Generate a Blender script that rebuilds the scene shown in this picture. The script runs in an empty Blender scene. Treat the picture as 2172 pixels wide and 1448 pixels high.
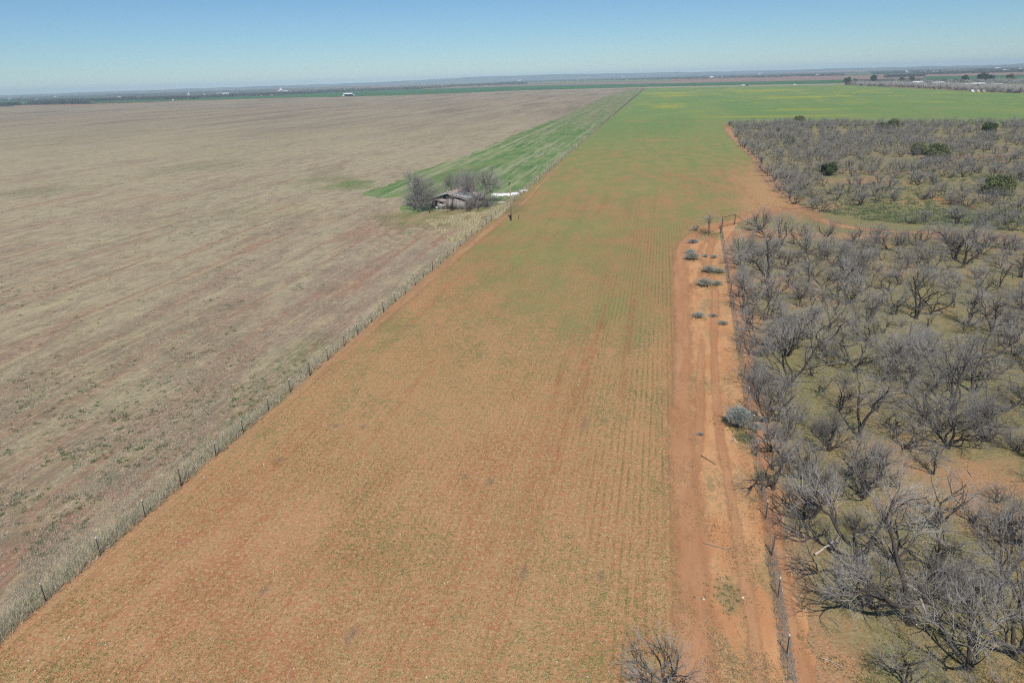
import bpy, math, random
import numpy as np
from mathutils import Matrix, Vector

# ------------------------------------------------------------------ camera, light, exposure
SC = bpy.context.scene
COL = SC.collection
W, HH, FPX = 2172.0, 1448.0, 1448.0
CAM_H = 28.0
ROLL = math.atan(66 / 2172)
PITCH = math.atan((724 - 166) * math.cos(ROLL) / FPX)
cd = bpy.data.cameras.new("camera"); cd.sensor_width = 36; cd.lens = 36 * FPX / W
cd.clip_start = 0.5; cd.clip_end = 60000
cam = bpy.data.objects.new("camera", cd); COL.objects.link(cam)
cam.matrix_world = Matrix.Translation((0, 0, CAM_H)) @ Matrix.Rotation(math.pi/2 - PITCH, 4, 'X') @ Matrix.Rotation(-ROLL, 4, 'Z')
SC.camera = cam
SUN_EL, SUN_AZ = math.radians(53), math.radians(176)   # azimuth clockwise from +Y
sd = Vector((math.sin(SUN_AZ)*math.cos(SUN_EL), math.cos(SUN_AZ)*math.cos(SUN_EL), math.sin(SUN_EL)))
wd = bpy.data.worlds.new("World"); SC.world = wd; wd.use_nodes = True
wn = wd.node_tree.nodes; bg = wn['Background']
sky = wn.new('ShaderNodeTexSky'); sky.sky_type = 'NISHITA'; sky.sun_disc = False
sky.sun_elevation = SUN_EL; sky.sun_rotation = SUN_AZ
sky.altitude = 0; sky.air_density = 0.95; sky.dust_density = 0.0; sky.ozone_density = 10.0
tn = wn.new('ShaderNodeMix'); tn.data_type = 'RGBA'; tn.blend_type = 'MULTIPLY'; tn.inputs[0].default_value = 1.0; tn.inputs[7].default_value = (.93, 1.03, 1.03, 1)
wd.node_tree.links.new(sky.outputs[0], tn.inputs[6]); wd.node_tree.links.new(tn.outputs[2], bg.inputs[0]); bg.inputs[1].default_value = 0.087
sl = bpy.data.lights.new("sun", 'SUN'); sl.energy = 4.15; sl.angle = math.radians(0.53); sl.color = (1, 0.955, 0.89)
so = bpy.data.objects.new("sun", sl); COL.objects.link(so)
so.rotation_euler = sd.to_track_quat('Z', 'Y').to_euler(); so.location = (0, -50, 200)
SC.view_settings.view_transform = 'Standard'; SC.view_settings.look = 'None'
SC.view_settings.gamma = 1; SC.view_settings.exposure = 0.0; SC.view_settings.use_curve_mapping = False
SC.cycles.use_denoising = False; SC.cycles.filter_width = 1.1
SC.cycles.sample_clamp_indirect = 3.0; SC.cycles.max_bounces = 4; SC.cycles.diffuse_bounces = 2; SC.cycles.glossy_bounces = 1
SC.cycles.transparent_max_bounces = 12; SC.cycles.volume_bounces = 0

# ------------------------------------------------------------------ helpers
rs = np.random.RandomState(11)
random.seed(5)
CR, SR, CP, SP = math.cos(ROLL), math.sin(ROLL), math.cos(PITCH), math.sin(PITCH)
def ray(px, py):
    u = (px - W/2)/FPX; v = -(py - HH/2)/FPX
    a = u*CR + v*SR; b = -u*SR + v*CR
    return np.array([a, CP + b*SP, -SP + b*CP])
def G(px, py):
    """ground point seen at a pixel of the photograph"""
    r = ray(px, py); t = CAM_H/-r[2]
    return np.array([r[0]*t, r[1]*t])
def GL(pts): return [tuple(G(*p)) for p in pts]
def slant(p): return math.sqrt(p[0]**2 + p[1]**2 + CAM_H**2)
def depth(p): return p[1]*CP + CAM_H*SP
def height_of(bx, by, tx, ty):
    g = G(bx, by); r = ray(tx, ty); D = math.hypot(*g); t = D/math.hypot(r[0], r[1])
    return CAM_H + r[2]*t
FS = 0.2166                                     # direction of the fences and drill rows
FA = math.atan(FS); FC, FN = math.cos(FA), math.sin(FA)
F0 = G(0, 1360)
def fence_x(Y): return F0[0] + FS*(Y - F0[1])

RFA, RFB = G(1650, 1266), G(1528, 478)          # right fence line
def S(r, g, b, k=1.2):
    f = lambda c: ((c/255)/12.92 if c/255 <= 0.04045 else (((c/255)+0.055)/1.055)**2.4)
    return (f(r)/k, f(g)/k, f(b)/k, 1)

def mesh_np(name, V, F, mats, mi=None, col=None, smooth=False):
    """V (n,3), F list of (m,k) arrays"""
    me = bpy.data.meshes.new(name)
    if not isinstance(F, list): F = [F]
    F = [f for f in F if len(f)]
    nv = len(V); tot = np.concatenate([np.full(len(f), f.shape[1]) for f in F])
    loops = np.concatenate([f.ravel() for f in F]).astype(np.int32)
    me.vertices.add(nv); me.vertices.foreach_set('co', np.ascontiguousarray(V, dtype=np.float32).ravel())
    me.loops.add(len(loops)); me.loops.foreach_set('vertex_index', loops)
    me.polygons.add(len(tot))
    st = np.concatenate([[0], np.cumsum(tot)[:-1]]).astype(np.int32)
    me.polygons.foreach_set('loop_start', st); me.polygons.foreach_set('loop_total', tot.astype(np.int32))
    if smooth: me.polygons.foreach_set('use_smooth', np.ones(len(tot), dtype=bool))
    for m in (mats if isinstance(mats, list) else [mats]): me.materials.append(m)
    if mi is not None: me.polygons.foreach_set('material_index', np.asarray(mi, dtype=np.int32))
    if col is not None:
        ca = me.color_attributes.new('tint', 'FLOAT_COLOR', 'POINT')
        c4 = np.ones((nv, 4), dtype=np.float32); c4[:, :3] = col
        ca.data.foreach_set('color', c4.ravel())
    me.update(calc_edges=True)
    me.validate()
    return me
def obj(name, me, parent=None, loc=None):
    o = bpy.data.objects.new(name, me); COL.objects.link(o)
    if parent is not None: o.parent = parent
    if loc is not None: o.location = loc
    return o
def tag(o, label=None, cat=None, group=None, kind=None):
    if label: o['label'] = label
    if cat: o['category'] = cat
    if group: o['group'] = group
    if kind: o['kind'] = kind
    return o
def empty(name, loc, rz=0, sc=1.0):
    o = bpy.data.objects.new(name, None); COL.objects.link(o)
    o.location = loc; o.rotation_euler = (0, 0, rz); o.scale = (sc, sc, sc); o.empty_display_size = 0.2
    return o

class MB:
    """collects boxes, prisms and tubes into one mesh"""
    def __init__(s): s.V = []; s.F = {}; s.n = 0; s.M = {}
    def add(s, V, F, m=0):
        V = np.asarray(V, float); 
        for f in F:
            s.F.setdefault(len(f), []).append([i + s.n for i in f]); s.M.setdefault(len(f), []).append(m)
        s.V.append(V); s.n += len(V)
    def box(s, c, d, rz=0, m=0, rx=0, ry=0):
        x, y, z = d[0]/2, d[1]/2, d[2]/2
        V = np.array([(-x,-y,-z),(x,-y,-z),(x,y,-z),(-x,y,-z),(-x,-y,z),(x,-y,z),(x,y,z),(-x,y,z)])
        R = np.array((Matrix.Rotation(rz,3,'Z') @ Matrix.Rotation(ry,3,'Y') @ Matrix.Rotation(rx,3,'X')))
        s.add(V @ R.T + np.array(c), [(0,3,2,1),(4,5,6,7),(0,1,5,4),(1,2,6,5),(2,3,7,6),(3,0,4,7)], m); return s
    def tube(s, pts, rad, k=8, m=0, cap=True):
        pts = np.asarray(pts, float); n = len(pts)
        rad = np.full(n, rad) if np.isscalar(rad) else np.asarray(rad)
        V = tube_verts(pts[None], rad[None], k)[0]
        F = []
        for i in range(n-1):
            for j in range(k):
                F.append((i*k+j, i*k+(j+1) % k, (i+1)*k+(j+1) % k, (i+1)*k+j))
        s.add(V, F, m)
        if cap:
            s.F.setdefault(k, []); s.M.setdefault(k, [])
            b = s.n - len(V)
            s.F[k].append([b+j for j in range(k)][::-1]); s.M[k].append(m)
            s.F[k].append([b+(n-1)*k+j for j in range(k)]); s.M[k].append(m)
        return s
    def poly(s, pts, m=0): s.add(pts, [tuple(range(len(pts)))], m); return s
    def build(s, name, mats, parent=None, smooth=False):
        ks = sorted(s.F); F = [np.array(s.F[k]) for k in ks]; mi = sum([s.M[k] for k in ks], [])
        return obj(name, mesh_np(name, np.concatenate(s.V), F, mats, mi, smooth=smooth), parent)

def tube_verts(P, R, k):
    """P (N,n,3), R (N,n) -> (N, n*k, 3)"""
    N, n, _ = P.shape
    T = np.empty_like(P); T[:, 1:-1] = P[:, 2:] - P[:, :-2]; T[:, 0] = P[:, 1]-P[:, 0]; T[:, -1] = P[:, -1]-P[:, -2]
    T /= np.linalg.norm(T, axis=2, keepdims=True) + 1e-9
    ref = np.tile(np.array([0.31, 0.52, 0.79]), (N, 1)); t0 = P[:, -1]-P[:, 0]; t0 /= np.linalg.norm(t0, axis=1, keepdims=True)+1e-9
    bad = np.abs((ref*t0).sum(1)) > 0.85; ref[bad] = np.array([0.9, -0.4, 0.1])
    A = np.cross(T, ref[:, None, :]); A /= np.linalg.norm(A, axis=2, keepdims=True)+1e-9
    B = np.cross(T, A)
    an = np.arange(k)*2*math.pi/k
    V = P[:, :, None, :] + R[:, :, None, None]*(np.cos(an)[None, None, :, None]*A[:, :, None, :] + np.sin(an)[None, None, :, None]*B[:, :, None, :])
    return V.reshape(N, n*k, 3)
def tubes(P, R, k):
    N, n, _ = P.shape
    V = tube_verts(P, R, k).reshape(-1, 3)
    i, j = np.meshgrid(np.arange(n-1), np.arange(k), indexing='ij')
    q = np.stack([i*k+j, i*k+(j+1) % k, (i+1)*k+(j+1) % k, (i+1)*k+j], -1).reshape(-1, 4)
    F = (q[None] + (np.arange(N)*n*k)[:, None, None]).reshape(-1, 4)
    return V, F
def merge(parts):
    V = []; F = []; n = 0
    for v, f in parts: V.append(v); F.append(f+n); n += len(v)
    return np.concatenate(V), np.concatenate(F)

def inpoly(P, poly):
    x, y = P[:, 0], P[:, 1]; c = np.zeros(len(P), bool); q = np.asarray(poly)
    j = len(q)-1
    for i in range(len(q)):
        xi, yi, xj, yj = q[i, 0], q[i, 1], q[j, 0], q[j, 1]
        cond = ((yi > y) != (yj > y)) & (x < (xj-xi)*(y-yi)/(yj-yi+1e-12)+xi)
        c ^= cond; j = i
    return c

# smooth value noise for placement
_perm = rs.rand(257, 257)
def vnoise(x, y):
    x = np.asarray(x, float); y = np.asarray(y, float)
    i = np.floor(x).astype(int); j = np.floor(y).astype(int); fx = x-i; fy = y-j
    fx = fx*fx*(3-2*fx); fy = fy*fy*(3-2*fy)
    g = lambda a, b: _perm[a % 257, b % 257]
    return (g(i, j)*(1-fx)+g(i+1, j)*fx)*(1-fy)+(g(i, j+1)*(1-fx)+g(i+1, j+1)*fx)*fy

# ------------------------------------------------------------------ node helpers
class NT:
    def __init__(s, name):
        s.m = bpy.data.materials.new(name); s.m.use_nodes = True
        s.t = s.m.node_tree; s.b = s.t.nodes['Principled BSDF']; s.out = s.t.nodes['Material Output']
        s.b.inputs['Roughness'].default_value = 0.95; s.b.inputs['Specular IOR Level'].default_value = 0.1
        s._uv = None
    def L(s, a, b): s.t.links.new(a, b)
    def put(s, sock, v):
        if hasattr(v, 'is_output'): s.L(v, sock)
        elif v is not None: sock.default_value = v
    def math(s, op, a, b=None, c=None, clamp=False):
        n = s.t.nodes.new('ShaderNodeMath'); n.operation = op; n.use_clamp = clamp
        s.put(n.inputs[0], a); s.put(n.inputs[1], b); 
        if c is not None: s.put(n.inputs[2], c)
        return n.outputs[0]
    def pos(s):
        if s._uv is None:
            g = s.t.nodes.new('ShaderNodeNewGeometry'); x = s.t.nodes.new('ShaderNodeSeparateXYZ'); s.L(g.outputs['Position'], x.inputs[0])
            s._p = g.outputs['Position']; s.x, s.y, s.z = x.outputs
            s.u = s.math('SUBTRACT', s.math('MULTIPLY', s.x, FC), s.math('MULTIPLY', s.y, FN))   # across the rows
            s.v = s.math('ADD', s.math('MULTIPLY', s.x, FN), s.math('MULTIPLY', s.y, FC))        # along the rows
            s._uv = True
        return s._p
    def vec(s, a, b, c=0.0):
        n = s.t.nodes.new('ShaderNodeCombineXYZ'); s.put(n.inputs[0], a); s.put(n.inputs[1], b); s.put(n.inputs[2], c); return n.outputs[0]
    def field(s, su, sv, off=0.0):
        s.pos(); return s.vec(s.math('MULTIPLY', s.u, su), s.math('MULTIPLY', s.v, sv), off)
    def noise(s, vec, scale=1.0, detail=3, rough=0.55, dist=0.0):
        n = s.t.nodes.new('ShaderNodeTexNoise'); n.noise_dimensions = '3D'
        s.L(vec, n.inputs['Vector']); n.inputs['Scale'].default_value = scale; n.inputs['Detail'].default_value = detail
        n.inputs['Roughness'].default_value = rough; n.inputs['Distortion'].default_value = dist
        return n.outputs['Fac']
    def fn(s, su, sv=None, off=0.0, detail=3, rough=0.55, dist=0.0):
        return s.noise(s.field(su, su if sv is None else sv, off), 1.0, detail, rough, dist)
    def step(s, x, lo, hi, a=0.0, b=1.0):
        n = s.t.nodes.new('ShaderNodeMapRange'); n.interpolation_type = 'SMOOTHSTEP'
        s.put(n.inputs[0], x); n.inputs[1].default_value = lo; n.inputs[2].default_value = hi
        n.inputs[3].default_value = a; n.inputs[4].default_value = b; return n.outputs[0]
    def lin(s, x, lo, hi, a=0.0, b=1.0):
        n = s.t.nodes.new('ShaderNodeMapRange'); n.clamp = True
        s.put(n.inputs[0], x); n.inputs[1].default_value = lo; n.inputs[2].default_value = hi
        n.inputs[3].default_value = a; n.inputs[4].default_value = b; return n.outputs[0]
    def mix(s, f, a, b, typ='MIX'):
        n = s.t.nodes.new('ShaderNodeMix'); n.data_type = 'RGBA'; n.blend_type = typ
        s.put(n.inputs[0], f); s.put(n.inputs[6], a); s.put(n.inputs[7], b); return n.outputs[2]
    def mul(s, *a):
        r = a[0]
        for q in a[1:]: r = s.math('MULTIPLY', r, q)
        return r
    def add(s, *a):
        r = a[0]
        for q in a[1:]: r = s.math('ADD', r, q)
        return r
    def blob(s, c, ru, rv, soft=0.5, wob=None):
        """soft elliptical patch round a ground point, ru across / rv along the rows"""
        s.pos()
        cu = c[0]*FC - c[1]*FN; cv = c[0]*FN + c[1]*FC
        a = s.math('POWER', s.math('MULTIPLY', s.math('SUBTRACT', s.u, cu), 1/ru), 2.0)
        a2 = s.math('MULTIPLY', s.math('SUBTRACT', s.u, cu), 1/ru); b2 = s.math('MULTIPLY', s.math('SUBTRACT', s.v, cv), 1/rv)
        d = s.math('SQRT', s.math('ADD', s.math('MULTIPLY', a2, a2), s.math('MULTIPLY', b2, b2)))
        if wob is not None: d = s.math('ADD', d, s.math('MULTIPLY', s.math('SUBTRACT', wob, 0.5), 1.6))
        return s.step(d, 1-soft, 1+soft*0.5, 1.0, 0.0)
    def ramp(s, x, stops):
        n = s.t.nodes.new('ShaderNodeValToRGB'); s.put(n.inputs[0], x)
        e = n.color_ramp.elements
        for i, (p, c) in enumerate(stops):
            if i >= 2: e.new(p)
            e[i].position = p
        for i, (p, c) in enumerate(stops):
            e[i].position = p; e[i].color = c if len(c) == 4 else (*c, 1)
        return n.outputs[0]
    def bump(s, h, strength=0.5, dist=0.05):
        n = s.t.nodes.new('ShaderNodeBump'); n.inputs['Strength'].default_value = strength; n.inputs['Distance'].default_value = dist
        s.L(h, n.inputs['Height']); s.L(n.outputs[0], s.b.inputs['Normal'])
    def color(s, c): s.put(s.b.inputs['Base Color'], c); return s
    def attr(s, name):
        n = s.t.nodes.new('ShaderNodeAttribute'); n.attribute_name = name; return n
    def feather(s, amount=1.0):
        """ragged edge of a ribbon: the tint attribute's red runs 0 at the border to 1 inside"""
        a = s.attr('tint'); sep = s.t.nodes.new('ShaderNodeSeparateColor'); s.L(a.outputs['Color'], sep.inputs[0])
        nz = s.fn(1.6, 0.7, 3.3, 4, 0.65)
        nf = s.fn(9, 5, 7.7, 2, 0.6)
        e = s.add(sep.outputs[0], s.math('MULTIPLY', s.math('SUBTRACT', nz, 0.5), 1.3*amount), s.math('MULTIPLY', s.math('SUBTRACT', nf, 0.5), 0.9*amount))
        al = s.math('MULTIPLY', s.step(e, 0.05, 1.1), 0.85)
        s.L(al, s.b.inputs['Alpha'])

def plain(name, c, var=0.25, scale=3.0, rough=0.9, spec=0.15, metal=0.0):
    n = NT(name); p = n.pos()
    tc = n.t.nodes.new('ShaderNodeTexCoord')
    f = n.noise(tc.outputs['Object'], scale, 4, 0.6)
    a = tuple(x*(1-var) for x in c[:3])+(1,); b = tuple(min(1, x*(1+var)) for x in c[:3])+(1,)
    n.color(n.mix(f, a, b)); n.b.inputs['Roughness'].default_value = rough
    n.b.inputs['Specular IOR Level'].default_value = spec; n.b.inputs['Metallic'].default_value = metal
    return n.m

# ------------------------------------------------------------------ ground materials
def mat_wheat():
    n = NT('young_wheat_soil'); n.pos()
    big = n.fn(0.035, 0.02, 1.0, 4, 0.6); med = n.fn(0.22, 0.10, 2.0, 4, 0.6)
    streak = n.fn(0.5, 0.010, 3.0, 4, 0.65); streak2 = n.fn(2.2, 0.03, 4.0, 2, 0.6)
    fine = n.fn(7, 5.5, 5.0, 3, 0.7); fine2 = n.fn(15, 12, 6.0, 2, 0.7); clump = n.fn(2.6, 2.0, 6.5, 3, 0.65)
    soil = n.mix(n.step(med, .35, .65), S(190, 130, 92), S(203, 150, 108))
    soil = n.mix(n.mul(n.step(streak, .50, .66), 0.75), soil, S(184, 116, 84))
    soil = n.mix(n.mul(n.step(streak2, .52, .7), 0.4), soil, S(210, 154, 114))
    # dry straw lying on it
    straw = n.step(n.add(n.mul(fine, .6), n.mul(clump, .4), n.mul(n.math('SUBTRACT', big, .5), .25)), .42, .56)
    c = n.mix(n.mul(straw, .8), soil, S(198, 168, 116))
    c = n.mix(n.mul(n.step(n.add(n.mul(fine2, .45), n.mul(n.fn(4.5, 3.4, 9.0, 3, .7), .55)), .48, .35), .85), c, S(118, 98, 60))
    c = n.mix(n.mul(n.step(n.fn(5, 3.6, 10.0, 3, .7), .53, .62), .6), c, S(220, 190, 142))
    # green cover grows with distance along the rows
    dist = n.ramp(n.lin(n.v, 0, 1000), [(0.0, (.33,)*3), (0.06, (.36,)*3), (0.10, (.50,)*3), (0.135, (.58,)*3), (0.165, (.58,)*3),
                                         (0.21, (.64,)*3), (0.30, (.76,)*3), (0.45, (.86,)*3), (1.0, (1,)*3)])
    right_bare = n.step(n.u, 12.0, 30.0, 0.0, 0.42)
    rb = n.mul(right_bare, n.step(n.v, 300, 130))
    g1 = n.add(dist, n.mul(n.math('SUBTRACT', big, .5), 0.6), n.mul(n.math('SUBTRACT', med, .5), 0.55), n.math('MULTIPLY', rb, -1.0))
    bandw = n.fn(.012, .05, 8.0, 3, .6)
    for (px, py, ru, rv, k) in ((1390, 298, 22, 8, .3), (1340, 259, 24, 7, .2), (1460, 258, 36, 8, .28)):
        g1 = n.add(g1, n.mul(n.blob(G(px, py), ru, rv, .7, bandw), -k))
    for (px, py, ru, rv, k) in ((770, 1050, 1.3, 5.0, .10), (1180, 540, 12, 9, .16), (1330, 610, 4.5, 14, .15), (1240, 480, 14, 9, .14),
                              (1290, 1400, 3, 4, .15), (760, 1170, 5, 4, .15)):
        g1 = n.add(g1, n.mul(n.blob(G(px, py), ru, rv, 1.0, n.add(n.mul(med, .6), n.mul(clump, .4))), k))
    gfl = n.add(n.mul(fine, .55), n.mul(clump, .45))
    gm = n.step(n.add(gfl, n.mul(n.math('SUBTRACT', g1, .5), .55)), .45, .58)
    green = n.mix(n.step(med, .38, .62), S(160, 152, 94), S(136, 144, 86))
    green = n.mix(n.lin(n.v, 200, 560), green, S(127, 152, 88))
    green = n.mix(n.mul(n.step(n.fn(.02, .006, 12.0, 4, .65), .4, .62), n.step(n.v, 250, 450), .6), green, S(108, 145, 82))
    c = n.mix(n.mul(gm, n.lin(n.v, 40, 300, .7, .95)), c, green)
    for (px, py, ru, rv) in ((592, 975, .35, .5), (770, 905, .3, .5), (1110, 1215, .35, .7), (745, 1345, .3, .8), (712, 903, .4, .5), (1275, 1220, .3, .5), (865, 690, .35, .4), (925, 690, .5, .4), (985, 1010, .3, .4), (1040, 1020, .35, .5), (560, 1250, .25, .6), (1355, 735, .4, .5), (1240, 900, .3, 1.4)):
        c = n.mix(n.mul(n.blob(G(px, py), ru, rv, .9, clump), .55), c, S(128, 116, 104))
    # drilled rows, clearest near the track side
    rowm = n.mul(n.step(n.u, -12, 4, .3, 1.0), n.step(n.v, 165, 110), n.step(n.fn(.25, .05, 13.0, 3, .6), .34, .56))
    wav = n.math('SINE', n.math('MULTIPLY', n.add(n.u, n.mul(n.fn(.3, .02, 14.0, 2), .5)), 2*math.pi/0.52))
    rw = n.mul(n.step(n.add(wav, n.mul(n.math('SUBTRACT', fine, .5), 2.2)), .35, .95), rowm)
    c = n.mix(n.mul(rw, n.step(n.fn(.9, .35, 58.0, 3, .65), .4, .56), .6), c, S(122, 116, 72))
    c = n.mix(n.mul(n.step(n.math('MULTIPLY', wav, -1.0), .35, .95), rowm, .35), c, S(206, 150, 104))
    for (px, py, w_, v0, v1, k) in ((1262, 740, .45, 46, 100, .45), (1240, 760, .22, 40, 80, .5), (1190, 800, .25, 45, 78, .55), (1338, 700, .3, 50, 110, .4), (880, 820, .3, 40, 75, .4), (560, 1010, .35, 30, 60, .45), (1010, 1230, .3, 26, 48, .5)):
        g_0 = G(px, py); u0 = g_0[0]*FC-g_0[1]*FN
        ln = n.step(n.math('ABSOLUTE', n.math('SUBTRACT', n.add(n.u, n.mul(n.math('SUBTRACT', n.fn(.15, .04, 55.0+px*.01, 3), .5), 1.6)), u0)), w_*2.4, w_*.1)
        c = n.mix(n.mul(ln, n.step(n.v, v0, v0+14), n.step(n.v, v1, v1-22), n.step(n.fn(1.2, .25, 57.0, 3, .65), .38, .58), k), c, S(178, 108, 76))
    # long wheel marks in the far green
    far_rows = n.mul(n.step(n.fn(.18, .004, 15.0, 3, .7), .53, .68), n.step(n.v, 260, 420), .5)
    c = n.mix(far_rows, c, S(150, 152, 100))
    # yellow flowers
    yel = n.mul(n.step(n.fn(.02, .016, 16.0, 4, .65), .52, .66), n.step(n.v, 380, 640), .75)
    yel2 = n.mul(n.step(n.fn(.03, .01, 17.0, 3, .65), .56, .64), n.step(n.v, 640, 900), .7)
    c = n.mix(n.mul(yel, n.step(n.fn(.09, .05, 18.0, 3, .7), .42, .6), n.lin(n.v, 380, 700, .5, .9)), c, S(182, 176, 62))
    c = n.mix(n.mul(yel2, .7), c, S(186, 178, 60))
    for (px, py, ru, rv) in ((1420, 198, 50, 70), (1440, 203, 40, 40), (1620, 192, 60, 60), (1700, 206, 45, 28), (1720, 233, 40, 10), (1415, 226, 16, 40), (1640, 247, 60, 8)):
        c = n.mix(n.mul(n.blob(G(px, py), ru, rv, .8, bandw), .5), c, S(190, 180, 58))
    n.color(c)
    n.bump(n.add(n.mul(fine, .6), n.mul(fine2, .4), n.mul(clump, .5), n.mul(gm, .3)), .9, .10)
    return n.m

def mat_stubble():
    n = NT('dry_stubble_soil'); n.pos()
    big = n.fn(0.022, 0.007, 21.0, 5, 0.6); med = n.fn(0.16, 0.045, 22.0, 5, 0.62); streak = n.fn(0.5, 0.02, 23.0, 4, 0.62)
    fine = n.fn(6, 4.0, 25.0, 3, 0.7); fine2 = n.fn(14, 10, 26.0, 2, 0.7); clump = n.fn(1.5, .9, 27.0, 4, .65)
    soil = n.mix(n.step(streak, .4, .62), S(168, 138, 112), S(182, 154, 126))
    soil = n.mix(n.lin(n.v, 25, 110), soil, S(164, 144, 124))
    soil = n.mix(n.lin(n.v, 250, 700), soil, S(156, 138, 122))
    st = n.add(n.mul(med, .5), n.mul(clump, .3), n.mul(fine, .35), n.mul(n.math('SUBTRACT', big, .5), .35), n.lin(n.v, 30, 120, -.02, .03))
    c = n.mix(n.mul(n.step(st, .50, .62), .95), soil, S(184, 171, 138))
    c = n.mix(n.mul(n.step(n.add(n.mul(streak, .6), n.mul(fine, .4)), .52, .64), .7), c, S(158, 148, 130))
    # plough lines
    wav = n.math('SINE', n.math('MULTIPLY', n.add(n.u, n.mul(n.fn(.2, .02, 28.0, 2), .6)), 2*math.pi/0.62))
    c = n.mix(n.mul(n.step(n.add(wav, n.mul(n.math('SUBTRACT', fine, .5), 2)), .1, .9), n.step(n.v, 150, 70), n.step(med, .68, .42), .6), c, S(150, 120, 98))
    # grey-green weed cover
    gp = n.add(n.mul(n.fn(.03, .012, 29.0, 4, .6), .55), n.mul(n.fn(.35, .16, 30.0, 4, .65), .45))
    gm = n.mul(n.step(gp, .50, .60), n.step(n.add(n.mul(clump, .5), n.mul(fine, .5)), .46, .58))
    c = n.mix(n.mul(gm, .75), c, S(120, 122, 88))
    wob = n.fn(.05, .03, 31.0, 4, .6)
    for (px, py, ru, rv, k, col) in ((60, 408, 14, 12, .55, (92, 104, 66)), (450, 352, 22, 26, .6, (112, 116, 78)), (660, 385, 10, 14, .45, (110, 120, 70)),
                                     (745, 388, 6, 7, .8, (84, 122, 52)), (700, 398, 8, 6, .6, (100, 122, 62)), (560, 450, 12, 9, .45, (116, 116, 80)), (30, 300, 60, 60, .35, (120, 118, 100)),
                                     (640, 740, 2.5, 5, .6, (104, 118, 70)), (900, 222, 80, 140, .4, (128, 122, 100)), (300, 250, 120, 60, .35, (128, 118, 104)), (640, 760, 2, 8, .4, (104, 118, 70)),
                                     (530, 880, 2, 7, .45, (110, 120, 74)), (450, 228, 150, 60, .4, (120, 122, 92))):
        c = n.mix(n.mul(n.blob(G(px, py), ru, rv, .8, wob), n.step(n.add(n.mul(clump, .5), n.mul(fine, .5)), .38, .56), k), c, S(*col))
    for (px, py, ru, rv, k, col) in ((745, 390, 7, 9, .85, (92, 128, 60)), (700, 380, 9, 8, .5, (108, 128, 72)), (770, 398, 5, 5, .7, (92, 128, 60))):
        c = n.mix(n.mul(n.blob(G(px, py), ru, rv, .9, n.add(n.mul(wob, .6), n.mul(clump, .4))), n.step(n.add(n.mul(clump, .5), n.mul(fine, .5)), .34, .50), k), c, S(*col))
    cc_ = G(985, 445); cu_ = cc_[0]*FC-cc_[1]*FN; cv_ = cc_[0]*FN+cc_[1]*FC
    a_ = n.math('SUBTRACT', n.u, cu_); b_ = n.math('MULTIPLY', n.math('SUBTRACT', n.v, cv_), .42)
    d_ = n.add(n.math('SQRT', n.add(n.mul(a_, a_), n.mul(b_, b_))), n.mul(n.math('SUBTRACT', med, .5), 2.0))
    ring = n.mul(n.step(d_, 10.5, 12.5), n.step(d_, 21, 16), n.step(a_, 1.0, -3.0), n.step(b_, 7.0, 3.0))
    c = n.mix(n.mul(n.step(n.math('SINE', n.math('MULTIPLY', d_, 4.6)), -.2, .8), ring, .5), c, S(170, 132, 106))
    c = n.mix(n.mul(n.step(d_, 10.6, 11.4), n.step(d_, 12.8, 12.0), n.step(a_, 1.0, -3.0), n.step(b_, 7.0, 3.0), n.step(clump, .4, .55), .7), c, S(106, 124, 72))
    # tan straw swathes and red bare patches
    for (px, py, ru, rv, k, col) in ((700, 280, 40, 30, .55, (190, 172, 138)), (300, 330, 45, 30, .5, (182, 170, 136)), (640, 440, 12, 14, .5, (192, 176, 136)), (420, 262, 70, 45, .35, (184, 170, 138)),
                                     (540, 520, 5, 9, .4, (172, 134, 110)), (330, 420, 10, 8, .3, (176, 130, 104)), (920, 500, 4, 9, .3, (186, 138, 104)), (690, 470, 5, 8, .25, (184, 140, 106)),
                                     (90, 250, 90, 100, .3, (150, 132, 120)), (760, 600, 2.5, 9, .5, (186, 140, 110)), (1130, 215, 60, 160, .35, (168, 144, 130))):
        c = n.mix(n.mul(n.blob(G(px, py), ru, rv, .8, wob), k), c, S(*col))
    c = n.mix(n.mul(n.step(n.add(n.mul(fine2, .5), n.mul(fine, .5)), .44, .32), .6), c, S(112, 94, 76))
    c = n.mix(n.mul(n.step(n.fn(2.2, 1.1, 35.0, 3, .7), .52, .62), n.step(fine, .42, .55), .5), c, S(204, 190, 154))
    c = n.mix(n.mul(n.step(n.v, 240, 620), .75), c, n.mix(n.step(n.fn(.03, .005, 36.0, 4, .6), .4, .62), S(140, 124, 110), S(160, 142, 122)))
    sk = n.add(n.mul(n.fn(.75, .022, 46.0, 5, .7), .6), n.mul(n.fn(.12, .02, 47.0, 4, .6), .4))
    c = n.mix(n.mul(n.step(sk, .50, .60), n.step(n.v, 330, 120), .65), c, S(166, 122, 98))
    c = n.mix(n.mul(n.step(sk, .49, .40), .5), c, S(196, 180, 140))
    gr = n.add(n.mul(n.fn(1.7, 1.1, 37.0, 4, .75), .6), n.mul(n.fn(4.5, 3.2, 38.0, 3, .7), .4))
    c = n.mix(n.mul(n.step(gr, .47, .36), .62), c, S(116, 104, 80))
    c = n.mix(n.mul(n.step(gr, .53, .63), .6), c, S(216, 202, 164))
    tf_ = n.fn(.42, .22, 39.0, 4, .75)
    c = n.mix(n.mul(n.step(tf_, .50, .40), .4), c, S(134, 122, 102))
    c = n.mix(n.mul(n.step(tf_, .54, .66), .4), c, S(204, 186, 148))
    far = n.step(n.fn(.05, .004, 33.0, 4, .6), .45, .62)
    c = n.mix(n.mul(far, n.step(n.v, 200, 380), .35), c, S(186, 172, 142))
    dk = n.step(n.fn(.02, .004, 34.0, 4, .6), .5, .66)
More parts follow.
